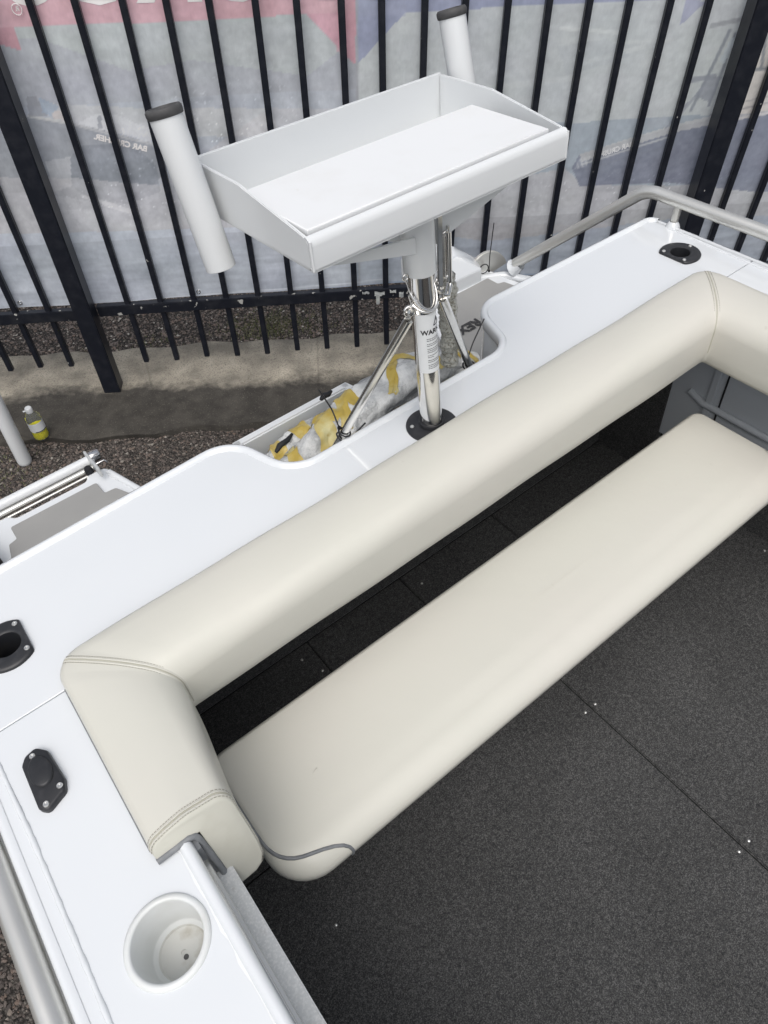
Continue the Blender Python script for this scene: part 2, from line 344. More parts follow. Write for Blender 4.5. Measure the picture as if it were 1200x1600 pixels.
# the flaking tape hanging off the lower rail
TAPE2 = mat('old_clear_tape', (.45, .47, .46), .35, noise=(60, (.30, .32, .33), .4, .7))
tp = MB()
rr = random.Random(8)
for x0, z0, w_, h_ in ((.225, .478, .05, .022), (.232, .46, .018, .05), (.165, .484, .035, .012), (.30, .482, .03, .014), (.345, .468, .022, .028)):
    tp.grid([[(x0+w_*i/5, FY-.0235-rr.uniform(0, .004), z0-h_*j/3+rr.uniform(-.004, .004)) for i in range(6)] for j in range(4)])
    part('peeling_tape', tp, TAPE2, fence, None); tp = MB()

# ------------------------------------------------------------------ banner behind the fence (its faded back shows, print mirrored)
def s2l(c): return tuple(((x/255)/12.92 if x/255 <= .04045 else ((x/255+.055)/1.055)**2.4) for x in c)
BN = FY+.022
def banner():
    X0, X1, Z0, Z1, d = -3.0, 3.2, .488, 1.90, .006
    nx, nz = int((X1-X0)/d)+1, int((Z1-Z0)/d)+1
    xs = np.linspace(X0, X1, nx); zs = np.linspace(Z0, Z1, nz); X, Z = np.meshgrid(xs, zs)
    rg = np.random.default_rng(11)
    def noise(fx, fz, seed, oct=4):
        out = np.zeros_like(X); amp = 1; r = np.random.default_rng(seed)
        for o in range(oct):
            T = r.random((256, 256)); gx = X*fx*2**o; gz = Z*fz*2**o
            ix = np.floor(gx).astype(int); iz = np.floor(gz).astype(int); tx = gx-ix; tz = gz-iz; tx = tx*tx*(3-2*tx); tz = tz*tz*(3-2*tz)
            a = T[ix % 256, iz % 256]; b = T[(ix+1) % 256, iz % 256]; c = T[ix % 256, (iz+1) % 256]; e = T[(ix+1) % 256, (iz+1) % 256]
            out += amp*((a*(1-tx)+b*tx)*(1-tz)+(c*(1-tx)+e*tx)*tz-.5); amp *= .55
        return out
    C = np.zeros(X.shape+(3,)); C[:] = np.array([150, 155, 163])
    def inside(P):
        m_ = np.zeros(X.shape, bool); j = len(P)-1
        for i in range(len(P)):
            xi, zi = P[i]; xj, zj = P[j]
            with np.errstate(divide='ignore', invalid='ignore'):
                m_ ^= ((zi > Z) != (zj > Z)) & (X < (xj-xi)*(Z-zi)/((zj-zi) if zj != zi else 1e-9)+xi)
            j = i
        return m_
    def blend(mask, col, a=1.0):
        mk = (mask.astype(float)*a)[..., None]; C[:] = C*(1-mk)+np.array(col)*mk
    def seg(p, q, w_, col, a=1.0):
        px, pz = p; qx, qz = q; dx, dz = qx-px, qz-pz; t = np.clip(((X-px)*dx+(Z-pz)*dz)/(dx*dx+dz*dz), 0, 1)
        dd = np.hypot(X-px-t*dx, Z-pz-t*dz); blend(np.clip((w_-dd)/(.004)+.5, 0, 1), col, a)
    n1 = noise(3, 10, 1); n2 = noise(14, 40, 2); n3 = noise(60, 60, 3, 2); n4 = noise(2, 3, 5)
    blend(inside([(-0.746, 2.313), (0.213, 2.298), (0.181, 1.538), (-0.014, 1.415), (-0.444, 1.488), (-0.689, 1.466), (-0.979, 1.583), (-1.771, 1.613)]), (158, 166, 166), 0.8)
    blend(inside([(-1.926, 1.354), (0.174, 1.362), (0.162, 1.090), (-2.030, 1.180)]), (158, 166, 177), 0.55)
    blend(inside([(-1.057, 1.371), (-0.640, 1.329), (-0.178, 1.307), (-0.140, 1.196), (-0.667, 1.222), (-0.993, 1.274)]), (176, 176, 174), 0.55)
    blend(inside([(-1.919, 1.365), (-1.101, 1.320), (-0.985, 1.298), (-0.847, 1.260), (-0.673, 1.200), (-0.627, 1.100), (-0.731, 1.003), (-0.911, 0.963), (-1.184, 1.028), (-2.090, 1.080)]), (128, 134, 142), 0.85)
    blend(inside([(-0.854, 1.320), (-0.769, 1.311), (-0.649, 1.245), (-0.670, 1.202), (-0.835, 1.259), (-0.938, 1.289)]), (182, 185, 188), 0.7)
    seg(*[(-1.112, 1.323), (-0.963, 1.290)], 0.006, (180, 180, 176), 0.7)
    seg(*[(-0.963, 1.290), (-0.662, 1.192)], 0.005, (168, 170, 170), 0.7)
    blend(inside([(-0.850, 1.315), (-0.836, 1.314), (-0.845, 1.267), (-0.862, 1.268)]), (128, 133, 142), 0.7)
    blend(inside([(-1.005, 1.164), (-0.946, 1.203), (-0.838, 1.208), (-0.729, 1.182), (-0.671, 1.102), (-0.683, 1.000), (-0.830, 0.958), (-0.983, 0.990), (-1.039, 1.047)]), (112, 119, 130), 0.6)
    blend(inside([(-1.112, 1.151), (-1.005, 1.164), (-1.039, 1.047), (-1.119, 1.025)]), (168, 170, 174), 0.55)
    blend(inside([(-1.096, 1.395), (-1.061, 1.394), (-1.039, 1.319), (-1.112, 1.323)]), (120, 124, 132), 0.55)
    blend(inside([(-1.050, 1.389), (-0.984, 1.356), (-1.027, 1.319), (-1.056, 1.334)]), (126, 148, 170), 0.6)
    blend(inside([(-1.022, 1.333), (-0.980, 1.340), (-0.974, 1.302), (-1.021, 1.309)]), (190, 170, 158), 0.4)
    blend(inside([(-2.052, 1.143), (-1.008, 1.078), (-0.677, 1.027), (-0.178, 1.307), (0.171, 1.291), (0.147, 0.713), (-2.219, 0.864)]), (172, 170, 172), 0.5)
    seg(*[(-0.924, 0.964), (-0.801, 0.914)], 0.012, (190, 190, 192), 0.5)
    seg(*[(-1.006, 1.002), (-0.885, 0.956)], 0.008, (186, 186, 188), 0.4)
    blend(inside([(-2.205, 0.887), (0.150, 0.800), (0.134, 0.408), (-2.481, 0.425)]), (160, 169, 182), 0.85)
    C += (n1*12*(Z < .95))[..., None]
    blend(inside([(-1.347, 2.322), (0.213, 2.298), (0.184, 1.620), (-0.183, 1.617), (-0.966, 1.618), (-1.762, 1.629)]), (188, 140, 150), 1.0)
    blend(inside([(-1.746, 1.655), (-1.050, 1.621), (-1.051, 1.545), (-1.682, 1.761)]), (184, 128, 140), 1.0)
    blend(inside([(0.000, 1.620), (0.184, 1.620), (0.177, 1.450), (0.158, 1.461)]), (188, 134, 148), 1.0)
    blend(inside([(0.152, 2.299), (0.213, 2.298), (0.177, 1.450), (0.108, 1.498)]), (198, 136, 150), 0.6)
    blend(inside([(0.213, 2.298), (2.123, 2.268), (2.846, 1.115), (1.455, 1.202), (1.097, 1.196), (0.177, 1.180)]), (172, 179, 181), 1.0)
    blend(inside([(0.169, 1.243), (1.097, 1.196), (1.455, 1.202), (2.815, 1.164), (3.154, 0.623), (0.150, 0.806)]), (147, 160, 172), 1.0)
    blend(inside([(0.213, 2.298), (2.123, 2.268), (2.538, 1.606), (1.510, 1.619), (0.916, 1.620), (0.368, 1.615), (0.182, 1.447)]), (136, 145, 176), 1.0)
    blend(inside([(1.437, 1.636), (1.520, 1.604), (1.441, 1.534)]), (146, 152, 176), 1.0)
    blend(inside([(0.191, 1.773), (0.366, 1.767), (0.368, 1.605), (0.184, 1.612)]), (142, 150, 178), 0.5)
    seg(*[(0.969, 1.543), (1.198, 1.520)], 0.007, (190, 196, 196), 0.7)
    seg(*[(1.194, 1.485), (1.425, 1.485)], 0.006, (186, 192, 192), 0.6)
    seg(*[(1.054, 1.416), (1.316, 1.467)], 0.009, (186, 192, 192), 0.6)
    blend(inside([(0.965, 1.481), (1.165, 1.500), (1.271, 1.434), (1.022, 1.376)]), (160, 168, 174), 0.4)
    seg(*[(0.519, 1.323), (1.063, 1.369)], 0.012, (180, 186, 186), 0.5)
    blend(inside([(0.567, 0.929), (1.076, 1.009), (1.193, 0.929), (1.601, 0.900), (2.373, 0.872), (3.050, 0.789), (3.202, 0.545), (0.585, 0.619)]), (174, 172, 174), 0.7)
    blend(inside([(0.150, 0.800), (0.765, 0.680), (1.374, 0.725), (1.679, 0.744), (3.111, 0.691), (3.696, -0.242), (0.119, 0.058)]), (152, 164, 180), 0.85)
    blend(inside([(1.113, 1.007), (1.136, 1.066), (1.511, 1.153), (1.660, 1.172), (1.928, 1.210), (2.731, 1.298), (3.030, 0.821), (2.014, 0.848), (1.566, 0.917), (1.164, 0.925)]), (118, 125, 146), 0.95)
    blend(inside([(1.136, 1.066), (1.508, 1.161), (1.681, 1.191), (2.718, 1.318), (2.739, 1.286), (1.694, 1.155), (1.526, 1.131), (1.151, 1.032)]), (176, 177, 178), 0.8)
    seg(*[(1.154, 1.021), (1.535, 1.120)], 0.004, (176, 178, 180), 0.8)
    seg(*[(1.159, 0.996), (1.560, 1.082)], 0.003, (120, 126, 142), 0.6)
    seg(*[(1.691, 1.162), (2.734, 1.293)], 0.005, (196, 192, 188), 0.8)
    seg(*[(1.680, 1.196), (2.712, 1.328)], 0.003, (118, 120, 128), 0.6)
    blend(inside([(1.704, 1.190), (1.687, 1.479), (1.802, 1.518), (2.557, 1.576), (2.779, 1.222), (1.821, 1.195)]), (196, 189, 180), 0.85)
    seg(*[(1.813, 1.215), (2.178, 1.278)], 0.004, (140, 138, 140), 0.6)
    seg(*[(1.803, 1.241), (2.166, 1.303)], 0.003, (150, 148, 148), 0.6)
    blend(inside([(1.753, 1.387), (1.799, 1.394), (1.806, 1.375), (1.773, 1.363)]), (120, 110, 108), 0.5)
    seg(*[(1.588, 1.221), (1.651, 1.507)], 0.007, (126, 133, 146), 0.85)
    seg(*[(1.661, 1.235), (1.680, 1.497)], 0.006, (126, 133, 146), 0.85)
    seg(*[(1.545, 1.337), (1.645, 1.345)], 0.01, (130, 136, 150), 0.8)
    seg(*[(1.571, 1.527), (1.689, 1.544)], 0.008, (140, 145, 150), 0.8)
    blend(inside([(1.584, 1.275), (1.621, 1.350), (1.678, 1.343), (1.657, 1.248)]), (132, 138, 152), 0.7)
    blend(inside([(1.646, 1.403), (1.666, 1.480), (1.687, 1.479), (1.672, 1.390)]), (170, 182, 190), 0.8)
    seg(*[(1.771, 1.363), (2.134, 1.371)], 0.006, (120, 126, 136), 0.8)
    seg(*[(1.838, 1.365), (1.807, 1.505)], 0.007, (120, 126, 136), 0.8)
    seg(*[(1.748, 1.421), (1.821, 1.505)], 0.004, (120, 126, 136), 0.7)
    seg(*[(1.496, 1.154), (1.564, 1.252)], 0.004, (128, 134, 150), 0.7)
    seg(*[(1.543, 1.203), (1.604, 1.299)], 0.006, (134, 140, 154), 0.6)
    blend(inside([(1.404, 1.184), (1.481, 1.206), (1.516, 1.163), (1.418, 1.152)]), (160, 168, 178), 0.5)
    seg(*[(1.141, 1.044), (1.131, 1.003)], 0.002, (185, 188, 192), 0.7)
    seg(*[(1.149, 1.046), (1.140, 1.005)], 0.002, (185, 188, 192), 0.7)
    seg(*[(1.158, 1.048), (1.149, 1.007)], 0.002, (185, 188, 192), 0.7)
    seg(*[(1.167, 1.050), (1.158, 1.009)], 0.002, (185, 188, 192), 0.7)
    seg(*[(1.175, 1.052), (1.167, 1.011)], 0.002, (185, 188, 192), 0.7)
    seg(*[(1.184, 1.054), (1.175, 1.013)], 0.002, (185, 188, 192), 0.7)
    seg(*[(0.201, 2.011), (0.153, 0.406)], 0.004, (150, 152, 158), 0.6)
    blend(inside([(-2.460, 0.460), (-1.388, 0.474), (-1.117, 0.475), (-0.349, 0.482), (0.276, 0.494), (1.039, 0.497), (3.266, 0.443), (3.363, 0.289), (1.044, 0.465), (0.275, 0.462), (-0.354, 0.451), (-1.129, 0.436), (-1.404, 0.432), (-2.502, 0.390)]), (128, 150, 176), 0.9)
    seg(*[(-2.440, 0.493), (-1.114, 0.482)], 0.003, (190, 196, 204), 0.8)
    seg(*[(-1.114, 0.482), (0.276, 0.511)], 0.003, (190, 196, 204), 0.8)
    # fade / print grain
    C += n3[..., None]*9+n2[..., None]*6+n4[..., None]*4
    C[..., 1] += noise(5, 9, 41)*2; C[..., 2] += noise(4, 7, 42)*3
    spk = np.clip((noise(120, 120, 51, 2)-.42)*6, 0, 1)                  # spray droplets of the printed wake
    zone = np.exp(-(((X+.35)/.45)**2+((Z-1.20)/.22)**2))+.8*np.exp(-(((X+.75)/.4)**2+((Z-1.0)/.12)**2))+np.exp(-(((X-1.35)/.6)**2+((Z-.88)/.10)**2))
    C += (spk*np.clip(zone, 0, 1))[..., None]*38
    wv = np.clip(noise(6, 45, 52, 3), -.6, .6)*(Z < .72); C += wv[..., None]*16
    C += (np.clip(noise(16, 20, 53, 4), -.5, .8)*np.clip(zone, 0, 1))[..., None]*16
    C *= (np.where((X < .14), 1.09, 1.0)*np.where(Z < .80, .93, 1.0))[..., None]
    C += (np.clip(noise(22, 12, 61, 3), -.5, .5)*((Z > .8) & (X < .14)))[..., None]*10
    g_ = C.mean(-1, keepdims=True); C[:] = g_+(C-g_)*.64
    C = np.clip(C, 0, 255)/255
    Cl = np.where(C <= .04045, C/12.92, ((C+.055)/1.055)**2.4)*BGAIN
    Y = BN+.006*np.sin(X*2.3+Z*1.5)+.004*np.sin(X*6.1-Z*2.2)+.0025*np.sin(Z*9+X*3)+.0015*np.sin(X*19+Z*7)
    Y = np.maximum(Y, FY+.0145)
    V = np.stack([X, Y-FY, Z], -1).reshape(-1, 3)
    idx = np.arange(nx*nz).reshape(nz, nx)
    F = np.stack([idx[:-1, :-1], idx[:-1, 1:], idx[1:, 1:], idx[1:, :-1]], -1).reshape(-1, 4)
    return V, F, Cl.reshape(-1, 3), nx, nz

BGAIN = 1.66
V, F, Cl, _, _ = banner()
me = bpy.data.meshes.new('banner_sheet'); me.from_pydata(V.tolist(), [], F.tolist()); fin(me, 180)
ca = me.color_attributes.new('print', 'FLOAT_COLOR', 'POINT'); ca.data.foreach_set('color', np.concatenate([Cl, np.ones((len(Cl), 1))], 1).astype(np.float32).ravel())
BM_ = bpy.data.materials.new('banner_print'); BM_.use_nodes = True; n = BM_.node_tree; b = n.nodes['Principled BSDF']; b.inputs['Roughness'].default_value = .55; b.inputs['Specular IOR Level'].default_value = .3
a = n.nodes.new('ShaderNodeAttribute'); a.attribute_name = 'print'
tc = n.nodes.new('ShaderNodeTexCoord'); t = n.nodes.new('ShaderNodeTexNoise'); t.inputs['Scale'].default_value = 130; t.inputs['Detail'].default_value = 5
mp = n.nodes.new('ShaderNodeMapping'); mp.inputs['Scale'].default_value = (1, 1, .4); n.links.new(tc.outputs['Object'], mp.inputs[0]); n.links.new(mp.outputs[0], t.inputs['Vector'])
r = n.nodes.new('ShaderNodeMapRange'); r.inputs['From Min'].default_value = .3; r.inputs['From Max'].default_value = .7; r.inputs['To Min'].default_value = .97; r.inputs['To Max'].default_value = 1.03
mx = n.nodes.new('ShaderNodeMix'); mx.data_type = 'RGBA'; mx.blend_type = 'MULTIPLY'; mx.inputs[0].default_value = 1
n.links.new(t.outputs['Fac'], r.inputs['Value']); n.links.new(a.outputs['Color'], mx.inputs[6]); n.links.new(r.outputs[0], mx.inputs[7])
n.links.new(mx.outputs[2], b.inputs['Base Color'])
tl = n.nodes.new('ShaderNodeBsdfTranslucent'); ms = n.nodes.new('ShaderNodeMixShader'); ms.inputs[0].default_value = .3
n.links.new(mx.outputs[2], tl.inputs['Color']); n.links.new(b.outputs[0], ms.inputs[1]); n.links.new(tl.outputs[0], ms.inputs[2]); n.links.new(ms.outputs[0], n.nodes['Material Output'].inputs[0])
t2 = n.nodes.new('ShaderNodeTexNoise'); t2.inputs['Scale'].default_value = 7; t2.inputs['Detail'].default_value = 4; t2.inputs['Distortion'].default_value = .6
bp = n.nodes.new('ShaderNodeBump'); bp.inputs['Strength'].default_value = .22; bp.inputs['Distance'].default_value = .02; n.links.new(tc.outputs['Object'], t2.inputs['Vector']); n.links.new(t2.outputs['Fac'], bp.inputs['Height']); n.links.new(bp.outputs[0], b.inputs['Normal'])
me.materials.append(BM_)
ban = thing('banner', 'long faded banner hung behind the black fence, red band left and blue right', 'banner', (0, FY, 0), 'fence')
part('banner_sheet', me, None, ban, None)
LET = mat('faded_white_print', (.88, .86, .85), .6, noise=(30, (.82, .80, .79), .4, .7))
LET2 = mat('faded_grey_print', (.80, .81, .82), .6, noise=(30, (.74, .75, .77), .4, .7))
def ban_text(s, size, x, z, rot, m_, stretch=1.0, bold=0, back=.004):
    # mirrored, facing the camera side, lying on the cloth
    Mx = Matrix.Translation((x, 0, z)) @ Matrix.Rotation(rot, 4, 'Y') @ Matrix.Diagonal((-stretch, 1, 1, 1)) @ Matrix.Rotation(R_(90), 4, 'X')
    mb = text_mb(s, size, Mx, .0004, bold)
    for p in mb.v:
        X, Z = p.x, p.z
        p.y += max(BN+.006*math.sin(X*2.3+Z*1.5)+.004*math.sin(X*6.1-Z*2.2)+.0025*math.sin(Z*9+X*3)+.0015*math.sin(X*19+Z*7), FY+.0145)-.0012
    return part('lettering', mb, m_, ban, None)
ban_text('BAR CRUSHER', .40, -.50, 1.80, R_(1.2), LET, 1.02, .006)
ban_text('R', .022, -1.018, 1.675, 0, LET, 1, .0006)
rg_ = MB(); k = 20
rg_.tube([(-1.018+.017*math.cos(6.2832*i/k), BN-.009, 1.675+.017*math.sin(6.2832*i/k)) for i in range(k+1)], .0016, 5)
part('lettering', rg_, LET, ban)
ban_text('BAR CRUSHER.', .031, -.790, 1.207, R_(18), LET, 1.0, .0014)
ban_text('BAR CRUSHER', .030, 1.283, 1.072, R_(-15), LET2, .92, .001)

# ------------------------------------------------------------------ boat
boat = thing('fishing_boat', 'white aluminium fishing boat stern with glossy transom deck, dark carpeted cockpit and side rails', 'boat', (.715, .4, -.75))
W2 = 1.43
def mir(P): return [(W2-x, y) for x, y in P][::-1]
CUP = (-.155, .362); RH = (-.172, .929); RHR = (1.602, .929)
A = [(-.277, .7855), (-.077, .7855), (1.507, .7855), (1.707, .7855), (1.707, 1.104), (1.062, 1.119), (1.010, .950), (.42, .950), (.368, 1.119), (-.277, 1.104)]
AR = [0, 0, 0, 0, .03, .085, .075, .075, .085, .03]
outer = fillet([Vector((*p, 0)) for p in A], AR, 12)
outer = [(p[0], p[1]) for p in outer]
part('transom_deck', plate(outer, [circ(*RH, .024), circ(*RHR, .024)], 0, .006), WHITE, boat, 30)
SD = [(-.277, -1.1), (-.079, -1.1), (-.079, .7835), (-.277, .7835)]
part('side_deck', plate(SD, [circ(*CUP, .047)], 0, .006), WHITE, boat, 30)
part('side_deck', plate(mir(SD), [circ(W2-CUP[0], CUP[1], .047)], 0, .006), WHITE, boat, 30)
# raised rim along the aft edge
i0 = next(i for i, p in enumerate(outer) if p[1] > .9 and p[0] > 1.6)
edge = outer[i0:]
def inset(P, d):
    out = []
    for i, p in enumerate(P):
        a = Vector(P[max(i-1, 0)]); b = Vector(P[min(i+1, len(P)-1)]); t = (b-a).normalized(); out.append((p[0]-t.y*d, p[1]+t.x*d))
    return out
rim = MB(); rows = []
prof = [(0.0, -.030), (-.004, -.024), (-.0045, -.002), (-.002, .0045), (.003, .0075), (.0085, .0070), (.0125, .0030), (.0142, .0004), (.016, -.001)]
cols = [inset(edge, d) for d, z in prof]
for i in range(len(edge)): rows.append([(cols[k][i][0], cols[k][i][1], prof[k][1]) for k in range(len(prof))])
rim.grid(rows); part('edge_rim', rim, WHITE, boat, 60)
# irregular sealant weld beads inside the rim and along the gunwales
def bead(pts, r, seed, sx=1.0):
    rr = random.Random(seed); P = []
    for i in range(len(pts)-1):
        a, b = Vector(pts[i]), Vector(pts[i+1]); n = max(1, int((b-a).length/.009))
        P += [a.lerp(b, j/n) for j in range(n)]
    P.append(Vector(pts[-1])); return MB().tube(P, [r*(1+rr.uniform(-.16, .16)) for _ in P], 8, sx=sx)
for s in (0, 1):
    X = lambda x: x if s == 0 else W2-x
    part('gunwale_bead', bead([(X(-.2475), -1.1, -.001), (X(-.2475), .60, -.001), (X(-.252), .78, -.001), (X(-.262), 1.02, -.001)], .0042, 3+s), WHITE, boat, 60)
    # rolled outer edge of the gunwale
    pr = [(-.266, .001), (-.272, .003), (-.279, .001), (-.283, -.006), (-.283, -.05), (-.270, -.075)]
    part('gunwale_edge', MB().grid([[(X(x), y, z) for x, z in pr] for y in np.linspace(-1.1, 1.085, 40)]), WHITE, boat, 60)
    # coaming: rolled inner edge, dark recess and aluminium return lip
    pr = [(-.094, .0005), (-.091, .0065), (-.084, .0095), (-.078, .0065), (-.0755, -.001), (-.0755, -.022), (-.079, -.026)]
    part('coaming_roll', MB().grid([[(X(x), y, z) for x, z in pr] for y in np.linspace(-1.1, .783, 40)]), WHITE, boat, 60)
    rr = random.Random(5+s); ys = np.linspace(-1.1, .60, 120)
    sb = MB(); sb.grid([[(X(-.0945-.0035*rr.random()), y, .0008), (X(-.0925), y, .0016), (X(-.090), y, .0012)] for y in ys]); part('sealant_strip', sb, LABELM, boat, 60)
    part('coaming_channel', MB().grid([[(X(x), y, z) for x, z in ((-.079, -.024), (-.0765, -.030), (-.0765, -.046), (-.0725, -.048), (-.0725, -.062), (-.0765, -.066), (-.0765, -.079))] for y in (-1.1, .783)]), ALU, boat, 60)
    part('coaming_lip', MB().box((X(-.064), -.16, -.082), (.026, 1.88, .006)), ALUW, boat, 40, .002)
    part('rub_rail', MB().tube([(X(-.290), -1.1, -.034), (X(-.290), 1.06, -.034)], .016, 20), ALU, boat, 60)
    # hull side
    hs_ = [(-.279, -.02), (-.285, -.10), (-.27, -.40), (-.20, -.85), (.10, -1.02), (.715, -1.16)]
    part('hull_side', MB().grid([[(X(x), y, z) for x, z in hs_] for y in np.linspace(-1.1, 1.09, 12)]), WHITE, boat, 60)
    # inner side wall
    wl = [(-.20, -.07), (-.20, -.752)]
    part('side_liner', MB().grid([[(X(-.079), y, -.087), (X(-.19), y, -.089), (X(-.19), y, -.58)] for y in (-1.1, .86)]), GREYSIDE, boat, 30)
    part('side_carpet', MB().grid([[(X(-.19), y, -.578), (X(-.205), y, -.585), (X(-.205), y, -.755)] for y in (-1.1, .86)]), CARPET, boat, 30)
    part('liner_rail', MB().tube([(X(-.182), -1.1, -.392), (X(-.182), .75, -.392), (X(-.188), .80, -.380)], .010, 14), GREYSIDE, boat, 60)
    part('liner_rib', MB().box((X(-.188), .705, -.30), (.004, .004, .44)), HOLE, boat, 30)
    part('liner_rib', MB().box((X(-.1855), .735, -.30), (.009, .022, .44)), GREYSIDE, boat, 30, .003)
# grab rails: starboard as the photo shows, port mirrored
def smooth_path(P, r, seg=8): return [Vector(p) for p in fillet([Vector(q) for q in P], r, seg, closed=False)]
for s in (0, 1):
    X = lambda x: x if s == 0 else W2-x
    if s: P = [(X(-.30), -1.1, .062), (X(-.30), .5, .062), (X(-.285), 1.135, .064), (X(-.19), 1.515, -.268)]
    else: P = [(X(-.305), -1.1, -.010), (X(-.303), .6, -.006), (X(-.31), 1.135, .03), (X(-.27), 1.515, -.268)]
    gr_ = part('grab_rail', MB().tube(smooth_path(P, .09, 10), .0168, 20), ALU, boat, 60)
    if s:
        part('rail_post', MB().tube([(X(-.276), 1.03, -.002), (X(-.288), 1.035, .062)], .010, 14), ALU, boat, 60)
        part('weld_collar', MB().lathe([(.020, -.003), (.017, .006), (.012, .013), (.0105, .015)], (X(-.276), 1.03, 0), 20), WHITE, boat, 60)
        part('weld_collar', MB().lathe([(.030, -.004), (.024, .006), (.020, .016), (.0180, .026), (.0172, .030)], (X(-.192), 1.520, -.286), 20, (.10, -.38, .33)), WHITE, boat, 60)
    else:
        part('rail_post', MB().tube([(X(-.276), .1, -.02), (X(-.303), .1, -.01)], .010, 14), ALU, boat, 60)
# transom wall and motor-well wall
tw = MB(); rows = []
for p in [(-.27, 1.10)]+[(x, y) for x, y in edge[::-1]][1:-1]+[(1.70, 1.10)]:
    rows.append([(p[0], p[1]-.001, -.006), (p[0], p[1]-.001, -.35)])
tw.grid(rows); part('transom_wall', tw, WHITE, boat, 50)
part('transom_lower', MB().box((.715, 1.092, -.55), (1.96, .012, .40)), WHITE, boat, 30)
part('transom_bottom', MB().prism([(-.20, .0), (1.63, 0), (.715, -.30)], 1.07, 1.09).xf(Matrix(((1, 0, 0, 0), (0, 0, 1, 0), (0, 1, 0, -.75), (0, 0, 0, 1)))), WHITE, boat, 30)
part('deck_underside', MB().box((.715, .842, -.018), (1.50, .09, .012)), HOLE, boat, 30)
for X_ in (-.182, 1.612): part('side_carpet', MB().box((X_, .965, -.42), (.008, .215, .66)), CARPET, boat, 30)
# inner bulkhead under the transom deck and carpeted cockpit floor panels
part('bulkhead', MB().box((.715, 1.068, -.44), (1.80, .012, .62)), CARPET, boat, 30)
FZ = -.75
def fpan(x0, x1, y0, y1):
    return MB().box(((x0+x1)/2, (y0+y1)/2, FZ-.006), (x1-x0-.003, y1-y0-.003, .012))
for x0, x1, y0, y1 in ((-.21, .836, -1.1, .62), (.836, 1.64, -1.1, .62), (-.19, .383, .62, 1.06), (.383, .72, .62, 1.06), (.72, 1.10, .62, 1.06), (1.10, 1.62, .62, 1.06)):
    part('floor_panel', fpan(x0, x1, y0, y1), CARPET, boat, 40, .0025)
part('floor_base', MB().box((.715, 0, FZ-.024), (1.9, 2.2, .02)), HOLE, boat, 30)
for x, y in ((.815, .415), (.851, .415), (.821, -.023), (.857, -.023), (.034, .427), (1.602, .423), (.34, 1.02), (.365, .955), (.815, -.46), (.851, -.46), (.10, -.1), (.76, 1.0)):
    part('floor_rivet', MB().lathe([(.0001, .0022), (.0025, .0019), (.0038, .0006), (.0042, -.001)], (x, y, FZ), 14), SCREW, boat, 60)

def screw(x, y, z, par, r=.0058):
    o = part('screw', MB().lathe([(.0001, .0002), (r*.38, .0002), (r*.42, .0014), (r*.8, .0016), (r, .0003), (r, -.002)], (x, y, z), 16), SCREW, par, 60)
# rod holder flanges
for (cx0, cy0), s in ((RH, 1), (RHR, -1)):
    def clip(p, s=s):
        q = Vector((p.x, p.y, p.z)); lim = .034
        if q.x*s > lim: q.x = lim*s-(.0+.0)*s
        return q
    fl = MB().lathe([(.0245, .005), (.0275, .0068), (.031, .007), (.046, .0068), (.050, .005), (.0518, .0025), (.0518, 0)], (cx0, cy0, 0), 56, None, clip)
    f = part('rod_holder_flange', fl, BLACK, boat, 45)
    tb = MB().lathe([(.0248, .0055), (.0236, 0), (.0230, -.20), (.0001, -.20)], (cx0, cy0, 0), 32); part('holder_tube', tb, HOLE, f, 60)
    for ax, ay in ((.026*s, .031), (.026*s, -.031), (-.040*s, .0)): screw(cx0+ax, cy0+ay, .0072, f, .0048)
# cup holder
cu = part('cup_holder', MB().lathe([(.0455, .0022), (.0462, .0042), (.049, .0052), (.053, .004), (.0548, .0015), (.055, 0), (.053, -.001)], (*CUP, 0), 56), CUPW, boat, 60)
part('cup_wall', MB().lathe([(.0458, .0026), (.0445, -.002), (.0405, -.060), (.0398, -.066), (.0385, -.069), (.034, -.070), (.0335, -.0715)], (*CUP, 0), 56), CUPW, cu, 60)
part('cup_floor', MB().lathe([(.0336, -.0714), (.032, -.0725), (.0315, -.0735), (.004, -.0728), (.0038, -.074), (.0001, -.074)], (*CUP, 0), 56), CUPF, cu, 60)
part('drain_hole', MB().lathe([(.0035, -.0722), (.0001, -.0723)], (CUP[0]-.0, CUP[1]-.006, 0), 20), RUBBER, cu, 60)
cu2 = part('cup_holder', MB().lathe([(.0455, .0022), (.0462, .0042), (.049, .0052), (.053, .004), (.0548, .0015), (.055, 0), (.053, -.001)], (W2-CUP[0], CUP[1], 0), 56), CUPW, boat, 60)
part('cup_wall', MB().lathe([(.0458, .0026), (.0405, -.060), (.034, -.070), (.0001, -.0725)], (W2-CUP[0], CUP[1], 0), 56), CUPW, cu2, 60)
# black deck fitting (shaped cover with three screws)
out = [(-.2135, .712), (-.196, .716), (-.183, .700), (-.1785, .642), (-.184, .624), (-.2145, .611), (-.2245, .622), (-.2225, .700)]
of = [(p[0], p[1]) for p in fillet([Vector((*p, 0)) for p in out], [.012, .008, .01, .012, .008, .008, .01, .012], 6)]
cf_ = MB(); cc = (-.201, .664)
def scl(P, k, z): return [(cc[0]+(x-cc[0])*k, cc[1]+(y-cc[1])*k, z) for x, y in P]
cf_.grid([scl(of, 1, 0), scl(of, 1, .007), scl(of, .96, .0105), scl(of, .9, .0115), scl(of, .3, .0116)], True, False, True)
fit = part('deck_fitting', cf_, BLACK, boat, 60)
cap = MB(); sh = [(cc[0]-.001+.0165*math.cos(a)*(1 if math.sin(a) < 0 else 1.0), cc[1]+.006+(.024 if math.sin(a) < 0 else .030)*math.sin(a)) for a in [6.2832*i/32 for i in range(32)]]
